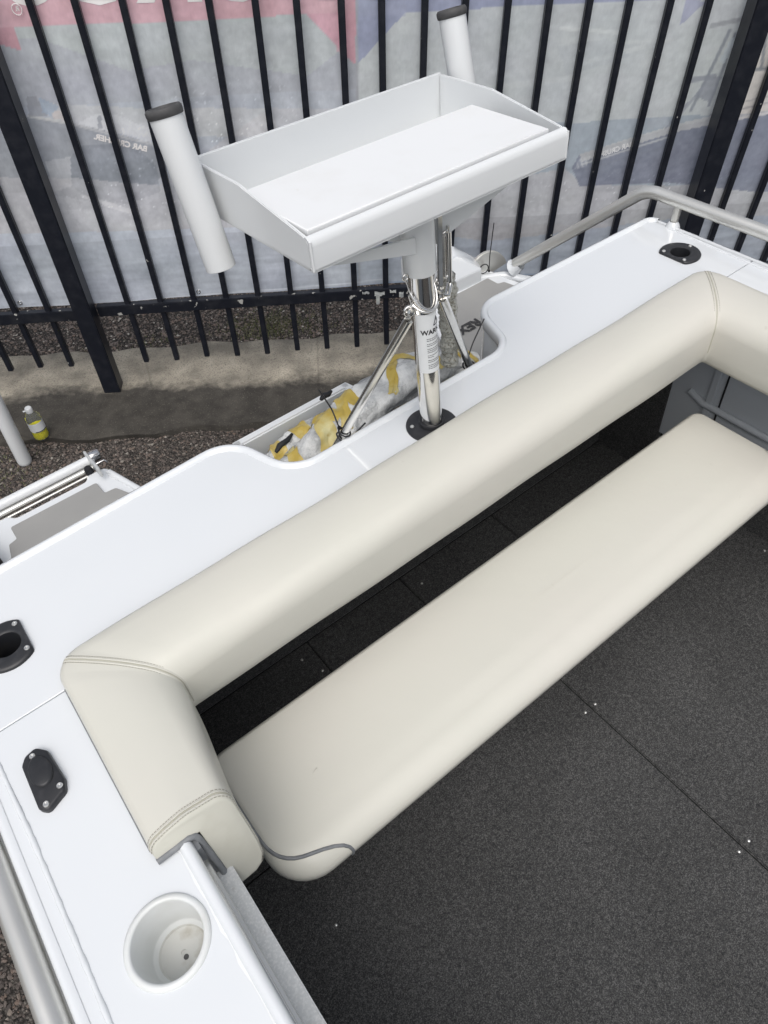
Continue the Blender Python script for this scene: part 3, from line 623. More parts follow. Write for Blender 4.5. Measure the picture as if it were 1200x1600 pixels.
cap.grid([[(x, y, .0112) for x, y in sh], [(cc[0]+(x-cc[0])*.95, cc[1]+.006+(y-cc[1]-.006)*.95, .0150) for x, y in sh], [(cc[0]+(x-cc[0])*.85, cc[1]+.006+(y-cc[1]-.006)*.85, .0160) for x, y in sh], [(cc[0]+(x-cc[0])*.1, cc[1]+.006, .0160) for x, y in sh]], True, False, True)
part('fitting_cover', cap, BLACK, fit, 60)
for x, y in ((-.2035, .7035), (-.2125, .6215), (-.1875, .6345)): screw(x, y, .0118, fit, .0046)

# boarding platforms with grey pads
PADL = [(-.20, 1.14), (.222, 1.14), (.222, 1.35), (.186, 1.446), (.161, 1.499), (.131, 1.502), (.129, 1.553), (-.102, 1.553), (-.102, 1.504), (-.124, 1.498), (-.138, 1.43), (-.20, 1.30)]
PLATL = [(-.24, 1.10), (.262, 1.10), (.262, 1.34), (.212, 1.462), (.183, 1.530), (.176, 1.604), (.120, 1.606), (.112, 1.586), (-.082, 1.586), (-.092, 1.606), (-.150, 1.606), (-.158, 1.52), (-.175, 1.43), (-.24, 1.32)]
for s in (0, 1):
    pl = PLATL if s == 0 else mir(PLATL); pd = PADL if s == 0 else mir(PADL)
    rp = [0, 0]+[.02]*12 if s == 0 else [.02]*12+[0, 0]
    P = [(p[0], p[1]) for p in fillet([Vector((*p, 0)) for p in pl], rp, 4)]
    b_ = part('boarding_platform', plate(P, [], -.306, .05, .008), WHITE, boat, 40)
    q = [(p[0], p[1]) for p in fillet([Vector((*p, 0)) for p in pd], .006, 3)]
    part('foam_pad', plate(q, [], -.2995, .0075, .0015), PAD, b_, 40)
    # upstand along the outer diagonal
    X = lambda x: x if s == 0 else W2-x
    part('platform_upstand', MB().tube([(X(.255), 1.30, -.309), (X(.202), 1.475, -.309), (X(.172), 1.575, -.309)], .010, 10), WHITE, b_, 60)
    if s:
        Mx = Matrix.Translation((1.296, 1.388, -.2945)) @ Matrix.Rotation(R_(180), 4, 'Z')
        part('lettering', text_mb('REX', .052, Mx @ Matrix.Diagonal((.95, 1, 1, 1)), .0006, .0014), PADTXT, b_, None)
        part('lettering', text_mb('T-', .052, Matrix.Translation((1.385, 1.388, -.2945)) @ Matrix.Rotation(R_(180), 4, 'Z'), .0006, .0014), PADTXT, b_, None)
# pontoon pod beside the motor well
pod = MB(); P0 = [(1.26, 1.50), (1.50, 1.50), (1.522, 1.56), (1.53, 1.85), (1.30, 1.85)]
P0 = [(1.36, 1.567), (1.512, 1.562), (1.545, 1.63), (1.50, 1.80), (1.36, 1.80)]
T0 = [(1.365, 1.600), (1.440, 1.600), (1.475, 1.655), (1.445, 1.76), (1.365, 1.76)]
pod.grid([[(x, y, -.32) for x, y in P0], [(x, y, -.262) for x, y in P0], [(x, y, -.205) for x, y in T0], [((x-1.4)*.9+1.4, (y-1.68)*.85+1.68, -.203) for x, y in T0]], True, False, True)
part('motor_pod', pod, WHITE, boat, 30, .008)
part('platform_frame', MB().tube([(1.50, 1.60, -.318), (1.60, 1.545, -.318), (1.645, 1.45, -.318), (1.66, 1.12, -.318)], .016, 12), WHITE, boat, 60)
# half round bracket on the starboard platform
hb = [(.075*math.cos(a), .088*math.sin(a)) for a in [math.pi*i/18 for i in range(19)]]
hbm = MB().prism([(x, z) for x, z in hb], -.006, .006).xf(Matrix.Translation((1.577, 1.60, -.325)) @ Matrix.Rotation(R_(-14), 4, 'Z') @ Matrix.Rotation(R_(-18), 4, 'Y') @ Matrix(((1, 0, 0, 0), (0, 0, 1, 0), (0, 1, 0, 0), (0, 0, 0, 1))))
part('ladder_bracket', hbm, ALU, boat, 40, .002)
# port ladder rails and their bracket plate, folded behind the platform
lad = MB().tube([(-.42, 1.628, -.312), (.150, 1.628, -.312)], .0075, 14); part('ladder_rail', lad, ALU, boat, 60)
part('ladder_rail', MB().tube([(-.42, 1.650, -.302), (.160, 1.650, -.302)], .0135, 18), WPAINT, boat, 60)
part('ladder_rail', MB().tube([(-.42, 1.612, -.318), (.140, 1.612, -.318)], .0035, 12), ALU, boat, 60)
part('rail_end', MB().lathe([(.0001, .026), (.014, .026), (.0165, .022), (.0165, 0)], (.155, 1.654, -.300), 20, (1, 0, 0)), STEEL, boat, 60)
part('ladder_bracket', MB().box((.150, 1.612, -.288), (.007, .135, .030), Matrix.Rotation(R_(-14), 3, 'X')), ALUW, boat, 40, .002)
part('rail_pin', MB().tube([(.152, 1.62, -.300), (.180, 1.620, -.300), (.184, 1.608, -.300)], .0028, 8), STEEL, boat, 60)
part('rubber_stop', MB().lathe([(.0001, .014), (.009, .013), (.011, .006), (.011, -.006)], (.132, 1.610, -.302), 14), HOLE, boat, 60)
# black end of an outboard bracket at the port edge
ob = MB().box((-.215, 1.47, -.262), (.10, .13, .07), Matrix.Rotation(R_(18), 3, 'Z')); part('rubber_buffer', ob, BLACK, boat, 40, .012)
# motor well tray behind the notch
TZ = -.125
tray = MB()
for a, b in (((.420, 1.235), (.735, 1.235)), ((.735, 1.235), (.765, 1.10)), ((.420, 1.235), (.412, 1.09))):
    a = Vector(a); b = Vector(b); t = (b-a).normalized(); nn = Vector((-t.y, t.x)); c = (a+b)/2
    tray.box((c.x, c.y, TZ-.05), ((b-a).length+.020, .024, .10), Matrix.Rotation(math.atan2(t.y, t.x), 3, 'Z'))
well = part('motor_well_tray', tray, WPAINT, boat, 40, .004)
part('tray_floor', MB().box((.58, 1.16, TZ-.10), (.34, .16, .006)), WHITE, well, 40)
part('well_floor', MB().box((.715, 1.10, -.345), (.95, .34, .014)), WHITE, boat, 40, .004)

# ------------------------------------------------------------------ U-shaped backrest bolster
bol = thing('backrest_bolster', 'long cream vinyl backrest bolster wrapped round the inner edge of the deck', 'backrest', (.715, .80, 0))
XL, XR, YB = -.124, 1.554, .832
def bprof(k):
    """profile (u, z, level) of the padded roll; k scales its width towards the port end"""
    W = .150*k
    P = [(.001, .0085), (.001, .018), (.005, .026), (.012, .0305), (.030, .034), (.055, .0365), (W*.52, .0365), (W*.62, .0350)]
    r = .052-(1-k)*.13; c = (W-r, .033-r)
    for a in (75, 62, 50, 38, 26, 14, 4): P.append((c[0]+r*math.cos(R_(a)), c[1]+r*math.sin(R_(a))))
    P += [(W, -.045), (W-.0005, -.075), (W-.004, -.100), (W-.012, -.114), (W-.024, -.120), (W-.05, -.121), (.0625, -.120), (.0625, -.02), (.0625, .0085)]
    return P
NP = len(bprof(1))
def ring(k, ends):
    pass
cols = []; mark = {}
ywav = lambda t, i: .0016*math.sin(t*9+i*.35)+.001*math.sin(t*23+i*.8)
def narrow(y): t = min(1, max(0, (.70-y)/.26)); return 1-.20*t*t*(3-2*t)
def yend(z): return .462+(z-.03)*.40
arm_end = []
for j, (dy, sc_) in enumerate(((0, .80), (.0008, .90), (.0028, .965), (.0055, .993), (.0085, 1))):
    P = bprof(narrow(.46)); cu_ = sum(p[0] for p in P)/NP; col = []
    for u, z in P:
        cz = .02 if u < .05 else -.045; cuu = .03 if u < .05 else .088
        u2 = u if sc_ == 1 else cuu+(u-cuu)*(1-(1-sc_)*.42); z2 = z if sc_ == 1 else cz+(z-cz)*(1-(1-sc_)*.42)
        if u < .058: z2 = max(z2, .0095)
        col.append((XL+u2, yend(z2)+dy, z2))
    cols.append(col)
mark['end'] = 3
for j in range(1, 19):
    t = j/18; col = []
    for i, (u, z) in enumerate(bprof(1)):
        y = (yend(z)+.02)*(1-t)+(.775-0)*t if False else None
        y1 = YB-max(.045, 0.0)-u*.78; ya = yend(z)+.0085; y = ya+(y1-ya)*t
        k = narrow(y); uu, zz = bprof(k)[i]
        col.append((XL+uu, y, zz+ywav(y, i)*.5))
    cols.append(col)
def corner(cx0, sgn, rev):
    out = []
    P = bprof(1); n = 9
    for j in range(1, n):
        a = math.pi/2*j/n; col = []
        for u, z in P:
            f = u/.15; r = .045*(1-f)+.005*f                     # corner radius from the outer edge to the inner
            ox = cx0+sgn*(u+r); oy = YB-u-r
            col.append((ox-sgn*r*math.cos(a), oy+r*math.sin(a), z))
        out.append(col)
    return out if not rev else out[::-1]
cl_ = corner(XL, 1, False); mark['c1'] = len(cols)+4; cols += cl_
for j in range(0, 49):
    t = j/48; col = []
    for i, (u, z) in enumerate(bprof(1)):
        a_ = XL+.045+u*.78; b_ = XR-.045-u*.78; x = a_+(b_-a_)*t
        col.append((x, YB-u, z+ywav(x, i)))
    cols.append(col)
cr_ = corner(XR, -1, True); mark['c2'] = len(cols)+4; cols += cr_
for j in range(0, 30):
    t = j/29; col = []
    for i, (u, z) in enumerate(bprof(1)):
        a_ = YB-.045-u*.78; b_ = -.62; y = a_+(b_-a_)*t; col.append((XR-u, y, z+ywav(y, i)*.5))
    cols.append(col)
cols2 = cols
e = mark['end']
bm_ = MB(); bm_.grid(cols2[e:], True, False, True)
part('roll_cover', bm_, CREAM, bol, 60)
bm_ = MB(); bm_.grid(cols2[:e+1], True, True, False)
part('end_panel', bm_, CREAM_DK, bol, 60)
def seam_on(c, i0_, i1_, off, dirv):
    """groove with two stitch rows following ring c over profile points i0..i1; dirv(i) = direction across the seam"""
    base = [Vector(cols2[c][i]) for i in range(i0_, i1_)]
    nrm = []
    for k_ in range(len(base)):
        i = i0_+k_; t = (Vector(cols2[c][min(i+1, NP-1)])-Vector(cols2[c][i-1] if i > 0 else cols2[c][i])).normalized()
        q = (Vector(cols2[min(c+1, len(cols2)-1)][i])-Vector(cols2[c-1][i])).normalized(); nn = t.cross(q)
        ctr = Vector(cols2[c][NP-3]); 
        if nn.dot(base[k_]-Vector((ctr.x, ctr.y, -.04))) < 0: nn = -nn
        nrm.append((nn.normalized(), q))
    gp = [p+n_[0]*.0002 for p, n_ in zip(base, nrm)]
    part('seam', MB().tube(gp, .0011, 6), GROOVE, bol, 60)
    for sg in (-1, 1):
        rl = [p+q*sg*off+n_*.0006 for p, (n_, q) in zip(base, nrm)]
        part('seam_ridge', MB().tube([p+q*sg*off*.5-n_*.0005 for p, (n_, q) in zip(base, nrm)], .0018, 6), CREAM, bol, 60)
        L = 0; st = MB()
        for a, b in zip(rl[:-1], rl[1:]):
            n = max(1, round((b-a).length/.0045))
            for j in range(n):
                p0 = a.lerp(b, (j+.15)/n); p1 = a.lerp(b, (j+.78)/n); st.tube([p0, p1], .00055, 4)
        part('stitching', st, STITCH, bol, None, kind='stuff')
seam_on(mark['c1'], 2, 17, .0058, None); seam_on(mark['c2'], 2, 17, .0058, None); seam_on(e+1, 1, 19, .0055, None)
# grey backing board seen under the edge
bk = MB(); bk.grid([[(XL-.0018, y, .0005), (XL-.0018, y, .0085), (XL+.004, y, .0095)] for y in (.470, .78)]); part('backing_edge', bk, GREYV, bol, 60)
E_ = []
Pp = [(.001, .0055), (.010, .0055), (.030, .0055), (.048, .0060), (.0555, .003), (.0575, -.004), (.0590, -.03), (.0595, -.06), (.0600, -.118)]
part('piping', MB().tube([(XL+u, yend(z)+.002, z) for u, z in fillet([Vector((p[0], p[1], 0)) for p in Pp], 0) ] if False else [(XL+u, yend(z)+.0005, z) for u, z in Pp], .0052, 8), GREYV, bol, 60)
sbk = MB(); sbk.grid([[(XL+.0485, yend(z)+.006, z), (XL+.0605, yend(z)+.002, z)] for u, z in Pp[4:]]+[]); part('backing_edge', sbk, GREYV, bol, 60)
sbk = MB(); sbk.box((XL+.051, .60, -.060), (.008, .33, .112)); part('backing_board', sbk, GREYV, bol, 40)

# ------------------------------------------------------------------ folding bench seat
seat = thing('bench_seat', 'wide cream vinyl bench cushion below the backrest, grey piping at its near end', 'seat', (.715, .54, -.27))
SX0, SX1, SY0, SY1, ST, SB = -.012, 1.448, .391, .688, -.268, -.334
def rrect(x0, y0, x1, y1, rs, n=8):
    P = fillet([Vector((x0, y0, 0)), Vector((x1, y0, 0)), Vector((x1, y1, 0)), Vector((x0, y1, 0))], [max(r, .003) for r in rs], n)
    return [(p[0], p[1]) for p in P]
RS = [.085, .085, .035, .035]
def seat_ring(f, e_, z, zf=None):
    """f inset at front, e_ inset at the other edges"""
    x0, x1, y0, y1 = SX0+e_, SX1-e_, SY0+f, SY1-e_
    rs = [max(.006, RS[0]-.6*f), max(.006, RS[1]-.6*f), max(.005, RS[2]-e_), max(.005, RS[3]-e_)]
    P = rrect(x0, y0, x1, y1, rs); out = []
    for i, (a, b) in enumerate(zip(P, P[1:]+P[:1])):
        n = {8: 30, 17: 8, 26: 30, 35: 8}.get(i, 1)
        for j in range(n): out.append((a[0]+(b[0]-a[0])*j/n, a[1]+(b[1]-a[1])*j/n, z))
    return out
def dome(P):
    out = []
    for x, y, z in P:
        fx = max(0, 1-((x-.715)/.70)**2); fy = max(0, 1-((y-.54)/.15)**2)
        out.append((x, y, z+.005*min(1, fx*2.5)*fy+.0012*math.sin(x*11+y*5)*min(1, fy*2)))
    return out
rings = [seat_ring(.020, .004, SB), seat_ring(.008, .001, SB+.004), seat_ring(.002, 0, SB+.014), seat_ring(.0, .0, SB+.028)]
for a in (12, 24, 36, 48, 60, 72, 82, 90):
    sn, cs = math.sin(R_(a)), math.cos(R_(a))
    rings.append(seat_ring(.062*(1-cs), .020*(1-cs), SB+.028+(ST-SB-.028)*sn))
n0 = len(rings)
for k in (.03, .06, .09, .12, .135): rings.append(dome(seat_ring(.062+k*.62, .020+k, ST)))
sm_ = MB(); sm_.grid(rings, True, True, True)
part('seat_cover', sm_, CREAM, seat, 60)
def outline_pt(y=None, x=None): pass
# piping: along the port end, round the near corner, then down the front
r5 = rings[8]; r0 = rings[0]
L = [Vector(p) for p in r5 if p[0] < .10 or (p[0] < .02)]
near = sorted([p for p in L if p.y < .66], key=lambda p: math.atan2(p.y-.53, p.x-.25) % (2*math.pi))
path = [p+Vector((-.001, -.0005, .001)) for p in near]
fr = [Vector(r[min(range(len(r)), key=lambda i: abs(r[i][0]-.098)+(0 if r[i][1] < .5 else 9))]) for r in (rings[7], rings[6], rings[5], rings[4], rings[3], rings[2], rings[1])]
path = path+[p+Vector((0, -.002, 0)) for p in fr]
for _ in range(4): path = [path[0]]+[(path[i-1]+path[i]*2+path[i+1])/4 for i in range(1, len(path)-1)]+[path[-1]]
part('piping', MB().tube(path, .0034, 8), GREYV, seat, 60)
part('seat_base', MB().box((.715, .545, SB-.012), (1.33, .24, .022)), HOLE, seat, 40, .004)
for x in (.12, .715, 1.31):
    part('seat_leg', MB().tube([(x, .60, SB-.02), (x, .60, -.75)], .012, 10), STEEL2, seat, 60)

# ------------------------------------------------------------------ bait table on its post
TR = Matrix.Translation((.7053, .7959, .4801)) @ (Matrix.Rotation(R_(1.93), 4, 'Z') @ Matrix.Rotation(R_(1.64), 4, 'Y') @ Matrix.Rotation(R_(-1.18), 4, 'X'))
table = thing('bait_table', 'white bait table with cutting board and two rod tubes on a polished steel post', 'bait table', (.708, .865, 0))
W_, D_, HB, HF, th = .52, .307, .078, .048, .005
tr = MB()
base = plate([(-W_/2, 0), (W_/2, 0), (W_/2, D_), (-W_/2, D_)], [], .005, .005, .0008)
part('tray_base', base.xf(TR), WPAINT, table, 40)
fr_ = [(-.0, 0), (-.0, .036), (.002, .043), (.007, .0475), (.012, .048), (.0125, .045), (.008, .0435), (.0055, .040), (.0045, .034), (.0045, .002)]
part('tray_front', MB().grid([[(x, y, z) for y, z in fr_] for x in (-W_/2, -W_/2+.0001, W_/2-.0001, W_/2)], True, True, True).xf(TR), WPAINT, table, 50)
part('tray_back', MB().box((0, D_-th/2, HB/2), (W_, th, HB)).xf(TR), WPAINT, table, 40, .0015)
for s in (-1, 1):
    side = [Vector((D_-th-.0005, .0, 0)), Vector((D_-th-.0005, HB-.002, 0)), Vector((D_*.56, HB-.003, 0)), Vector((.0125, HF+.000, 0)), Vector((.005, HF-.008, 0)), Vector((.005, 0, 0))]
    sp = [(p[0], p[1]) for p in fillet(side, [0, .002, .05, .012, .004, 0], 5)]
    Mx = Matrix(((0, 0, 1, s*(W_/2-th/2)), (1, 0, 0, 0), (0, 1, 0, 0), (0, 0, 0, 1)))
    part('tray_side', MB().prism(sp, -th/2, th/2).xf(TR @ Mx), WPAINT, table, 40, .0012)
    # weld bead up the front corner
    part('weld_bead', bead([TR @ Vector((s*(W_/2-.001), .001, z)) for z in (.002, .044)], .0022, 9), WPAINT, table, 60)
cb = plate([(-.2515, .016), (.228, .016), (.228, .190), (-.2515, .190)], [], .0, .013, .0028)
cb.xf(TR @ Matrix.Translation((0, 0, .053)) @ Matrix.Rotation(R_(.6), 4, 'X'))
part('cutting_board', cb, BOARD, table, 40)
for x in (-.21, .20):
    for y in (.03, .17): part('board_pad', MB().box((x, y, .0215), (.022, .018, .032)).xf(TR), WPAINT, table, 30)
part('board_support', MB().box((-.0, .185, .020), (.46, .004, .030)).xf(TR), WPAINT, table, 30)
for x in (.16, .185): part('drain_hole', MB().lathe([(.004, .0002), (.0001, .0002)], (0, 0, 0), 12).xf(TR @ Matrix.Translation((x, .285, .0054))), HOLE, table, None)
# rod tubes welded to the ends
for s, top, bot in ((-1, (.4045, 1.062, .642), (.4045, 1.006, .425)), (1, (.991, 1.118, .628), (.991, 1.060, .415))):
    t_, b_ = Vector(top), Vector(bot); ax = (t_-b_).normalized(); Ln = (t_-b_).length
    o = part('rod_tube', MB().lathe([(.0215, -.001), (.0238, .0), (.0242, .002), (.0242, Ln), (.0215, Ln), (.0215, 0)], b_, 40, ax), WPAINT, table, 50)
    part('tube_collar', MB().lathe([(.0244, -.007), (.0262, -.006), (.0270, -.001), (.0268, .003), (.0245, .006), (.0212, .0062), (.0195, .003), (.0195, -.02)], t_, 40, ax), RUBBER, o, 60)
    part('tube_bore', MB().lathe([(.0212, 0), (.0001, 0)], b_+ax*.012, 30, ax), HOLE, o, 60)
# post
PB = Vector((.708, .865, 0)); PT = Vector((.704, .884, .475)); pax = (PT-PB).normalized()
def pp(z): return PB+pax*(z/pax.z)
part('post', MB().tube([pp(-.004), pp(.05), pp(.2), pp(.46)], .0225, 48), STEEL, table, 60)
part('sleeve', MB().lathe([(.0232, 0), (.0285, 0), (.0292, .0012), (.0292, .13), (.0232, .13)], pp(.347), 48, pax), WPAINT, table, 50)
def pclip(p):
    q = Vector(p)
    if q.y < -.0335: q.y = -.0335
    return q
pf = part('post_flange', MB().lathe([(.0229, .017), (.0255, .0172), (.0262, .016), (.0266, .0075), (.031, .0062), (.050, .0055), (.0535, .003), (.054, 0)], (.708, .865, 0), 64, None, pclip), BLACK, table, 40)
for x, y in ((.671, .884), (.742, .892), (.738, .836)): screw(x, y, .0062, pf, .0044)
# support arms from the sleeve to the tray corners
def strip(a, b, hgt, th_, h2=None):
    a, b = Vector(a), Vector(b); d = (b-a); n_ = Vector((d.y, -d.x, 0)).normalized()*th_/2; h2 = h2 or hgt; z = Vector((0, 0, 1))
    return MB().add([a-n_-z*hgt, a+n_-z*hgt, a+n_, a-n_, b-n_-z*h2, b+n_-z*h2, b+n_, b-n_], [(0, 1, 2, 3), (7, 6, 5, 4), (0, 4, 5, 1), (1, 5, 6, 2), (2, 6, 7, 3), (3, 7, 4, 0)])
cb_ = lambda x, y, z=0: TR @ Vector((x, y, z))
part('support_arm', strip((.682, .862, .423), cb_(-.235, .02, -.001), .030, .005, .006), WPAINT, table, 30, .0008)
part('support_arm', strip((.730, .885, .424), cb_(.252, .055, -.001), .050, .005, .014), WPAINT, table, 30, .0008)
part('support_arm', strip((.690, .905, .423), cb_(-.235, .28, -.001), .030, .005, .006), WPAINT, table, 30, .0008)
part('support_arm', strip((.722, .905, .423), cb_(.235, .28, -.001), .044, .005, .012), WPAINT, table, 30, .0008)
part('mount_plate', MB().box((0, .10, -.004), (.13, .12, .006)).xf(TR), WPAINT, table, 30, .001)
part('mount_bracket', MB().box((-.045, .13, -.016), (.004, .10, .026)).xf(TR), STEEL2, table, 30, .0006)
# slotted steel bar and tube beside the sleeve
def loop(pts, r, n=8, par=None, name='wire_loop', m_=None): return part(name, MB().tube(pts, r, n), m_ or STEEL, par or table, 60)
bx = Vector((.745, .872, 0))
part('slotted_bar', MB().box((.7405, .868, .385), (.011, .005, .155)), STEEL, table, 30, .001)
part('slotted_bar', MB().box((.7585, .868, .360), (.0055, .005, .105)), STEEL, table, 30, .001)
loop(fillet([Vector(p) for p in ((.7475, .866, .405), (.7475, .866, .320), (.7565, .866, .320), (.7565, .866, .405))], .004, 5), .0024, 8, name='slot_rim')
loop([(.7475, .866, .405)]+[(.752+.0045*math.cos(a), .866, .405+.0045*math.sin(a)) for a in [math.pi*(1-i/8) for i in range(9)]], .0024, name='slot_rim')
part('locking_rod', MB().tube([(.7745, .885, .405), (.7745, .883, .295)], .0056, 18), STEEL, table, 60)
part('rod_foot', MB().tube([(.7745, .882, .290), (.760, .872, .276), (.742, .868, .285)], .0058, 12), STEEL, table, 60)
part('hanger_plate', MB().box((.770, .900, .418), (.026, .004, .030), Matrix.Rotation(R_(25), 3, 'Y')), STEEL2, table, 30, .001)
# clamp rings round the post with eye bolts
def rngp(z, r, tilt, n=36, a0=0, a1=2*math.pi):
    c = pp(z); return [c+Vector((r*math.cos(a), r*math.sin(a), -tilt*math.sin(a)*r*-1)) for a in [a0+(a1-a0)*i/n for i in range(n+1)]]
def hoop(zc, drop, r):
    out = []
    for i in range(37):
        a = math.pi+math.pi*i/36; c = pp(zc)
        out.append(c+Vector((r*math.cos(a), r*math.sin(a), drop*math.sin(a))))
    return out
loop([pp(.335)+Vector((-.0335, 0, .012))]+hoop(.318, .036, .0265)+[pp(.335)+Vector((.0335, .0, .012))], .0020, name='wire_hoop')
loop([pp(.30)+Vector((-.029, .0, .012))]+hoop(.296, .017, .0255)+[pp(.30)+Vector((.029, .0, .012))], .0026, name='wire_hoop')
def eye(c, r, rr_, nrm=(0, -1, 0)):
    M_ = Vector(nrm).to_track_quat('Z', 'Y').to_matrix(); c = Vector(c)
    loop([c+M_ @ Vector((r*math.cos(a), r*math.sin(a), 0)) for a in [6.2832*i/18 for i in range(19)]], rr_, name='eye_ring')
eye(pp(.345)+Vector((-.036, -.004, .006)), .0055, .0019); eye(pp(.285)+Vector((-.0345, -.004, .0)), .0085, .0028, (-.3, -1, .2)); eye(pp(.315)+Vector((.036, -.004, .0)), .0065, .0025, (.3, -1, .2)); eye(pp(.295)+Vector((.040, .0, .0)), .0085, .0022, (.8, -.6, .2))
for dx, z in ((-.0345, .285), (.036, .300)):
    part('bolt', MB().lathe([(.0001, .007), (.0055, .0065), (.0062, .004), (.0062, -.006)], pp(z)+Vector((dx, -.006, 0)), 6, (0, -1, .15)), STEEL, table, 30)
    part('clamp_plate', MB().box(pp(z)+Vector((dx*.92, .004, -.012)), (.014, .005, .036), Matrix.Rotation(R_(14 if dx < 0 else -14), 3, 'Y')), STEEL, table, 30, .001)
# side struts
SL = (Vector((.668, .872, .268)), Vector((.512, .985, -.070))); SR = (Vector((.748, .872, .278)), Vector((.955, 1.005, -.085)))
stl = part('strut', MB().tube([SL[0], SL[1]], .0088, 20), STEEL2, table, 60)
stb = part('strut', MB().tube([SR[0], SR[1]], .0088, 20), STEEL2, table, 60)
part('strut_end', MB().box(SR[1]+Vector((.004, .0, -.004)), (.014, .012, .05), Matrix.Rotation(R_(-25), 3, 'Y')), ALU, stb, 30, .001)
# warning label wrapped round the post
def on_post(a, z, r): c = pp(z); return c+Vector((math.cos(a)*r, math.sin(a)*r, 0))
A0, A1 = R_(190), R_(332)
lb = MB(); lb.grid([[on_post(A0+(A1-A0)*i/28, z, .02275) for i in range(29)] for z in (.148, .274)]); lab = part('warning_label', lb, LABELM, table, None)
def wrap_text(s_, size, a, z, bold=0, name='lettering'):
    mb = text_mb(s_, size, Matrix.Identity(4), .0001, bold)
    mb.v = [on_post(a+p.x/.0229, z+p.y, .0231) for p in mb.v]; return part(name, mb, INK, lab, None)
wrap_text('WARNING', .0135, R_(295), .2365, .0004)
wrap_text('!', .010, R_(299), .2545, .0002)
trg = [(-.0085, -.0065), (.0085, -.0065), (0, .0085)]
tm = MB(); P = []
for i in range(3):
    for j in range(6):
        a, b = Vector(trg[i]), Vector(trg[(i+1) % 3]); q = a.lerp(b, j/6); P.append(on_post(R_(299)+q.x/.0229, .2545+q.y, .0231))
P.append(P[0]); part('warning_triangle', MB().tube(P, .0007, 4), INK, lab, None)
rr = random.Random(12)
ln = MB(); z = .2225
for full, gap in ((1, 0), (.8, .0072), (1, 0), (.7, .0072), (1, 0), (1, 0), (.75, .0072), (1, 0), (.35, .0072), (1, 0), (.9, .0072), (1, 0), (1, 0), (.95, 0)):
    a = R_(238); aend = R_(238)+R_(90)*full
    while a < aend:
        wl_ = R_(rr.uniform(5, 14)); b = min(a+wl_, aend)
        ln.grid([[on_post(a+(b-a)*k/3, z+dz, .0231) for k in range(4)] for dz in (0, .0012)]); a = b+R_(1.8)
    z -= .0038+(gap and .0030)
part('small_print', ln, INK, lab, None, kind='stuff')

# ------------------------------------------------------------------ bubble wrapped bundles
BUB = mat('bubble_wrap', (.70, .71, .70), .22, spec=.6, noise=[(16, (.30, .31, .31), .42, .66), (70, (.66, .67, .66), .58, .78)], bump=[(150, .8, .004), (22, .6, .02)])
BUBC = mat('bubble_wrap_column', (.42, .42, .38), .3, spec=.5, noise=[(200, (.20, .19, .155), .48, .62, 2)], bump=[(170, 1.0, .004)])
YT = mat('yellow_tape', (.50, .37, .08), .3, spec=.5, noise=[(18, (.60, .56, .30), .45, .7), (50, (.38, .26, .03), .6, .8)], bump=[(40, .5, .006)])
bun = thing('wrapped_bundle', 'long bundle in bubble wrap and yellow tape lying in the motor well', 'bundle', (.72, 1.07, -.10))
keys = [(.405, 1.060, -.150, .030), (.47, 1.075, -.135, .042), (.54, 1.085, -.122, .050), (.61, 1.090, -.105, .055), (.67, 1.100, -.095, .050), (.74, 1.105, -.088, .052), (.84, 1.105, -.078, .056), (.92, 1.085, -.080, .052), (.975, 1.065, -.085, .046), (1.01, 1.055, -.10, .026)]
def kp(t):
    t *= len(keys)-1; i = min(int(t), len(keys)-2); f = t-i; f2 = f*f*(3-2*f)
    return [keys[i][k]*(1-f2 if k == 3 else 1-f)+keys[i+1][k]*(f2 if k == 3 else f) for k in range(4)]
rr = random.Random(21); NR, NC = 150, 56
ph = [rr.uniform(0, 6.28) for _ in range(12)]
def bsurf(t, a, off=0):
    x, y, z, r = kp(t)
    q = 1+.09*math.sin(3*a+ph[0]+9*t)+.06*math.sin(5*a+ph[1]-17*t)+.05*math.sin(31*t+2*a+ph[2])+.035*math.sin(67*t-3*a+ph[3])+.03*math.sin(11*a+ph[4]+40*t)
    fold = abs(math.sin(38*t+1.7*a+ph[5]))**.35; q *= .90+.10*fold
    return Vector((x+.004*math.sin(a*2+t*30), y+math.cos(a)*(r*q+off)*1.05, z+math.sin(a)*(r*q*.85+off)))
bs_ = MB(); bs_.grid([[bsurf(i/NR, 2*math.pi*j/NC) for j in range(NC)] for i in range(NR+1)], True, True, True); part('wrap', bs_, BUB, bun, 60)
for (t0, t1, sk, a0, a1) in ((.05, .085, .01, .1, 1.5), (.16, .20, -.02, -.9, 1.2), (.24, .31, .03, -.2, 2.4), (.335, .40, -.03, -1.2, 1.2), (.385, .44, .02, -.3, 2.2), (.47, .54, -.05, -.9, 1.5), (.555, .60, .05, -.9, 2.6), (.69, .725, -.04, -.9, 2.6), (.78, .82, .03, -1.3, .6), (.88, .91, -.02, -.6, 1.4)):
    tp = MB(); rows = []
    for i in range(13):
        t_ = t0+(t1-t0)*i/12; j0 = rr.uniform(-.12, .12)
        rows.append([bsurf(min(1, max(0, t_+sk*(a-a0)+.004*math.sin(a*7+i))), a+j0 if k in (0, 24) else a, .0022) for k, a in enumerate([(-a1+math.pi/2+.0)+(a1-a0)*kk/24 for kk in range(25)])])
    tp.grid(rows); part('tape', tp, YT, bun, 60)
for p0, p1 in (((.398, 1.118, -.142), (.452, 1.136, -.122)), ((.47, 1.142, -.122), (.53, 1.160, -.112)), ((.62, 1.160, -.062), (.655, 1.165, -.058))):
    a, b = Vector(p0), Vector(p1); part('black_strap', MB().tube([a, a.lerp(b, .3)+Vector((0, .003, .002)), a.lerp(b, .7)-Vector((0, .002, 0)), b], [.004, .0075, .006, .003], 8), HOLE, bun, 60)
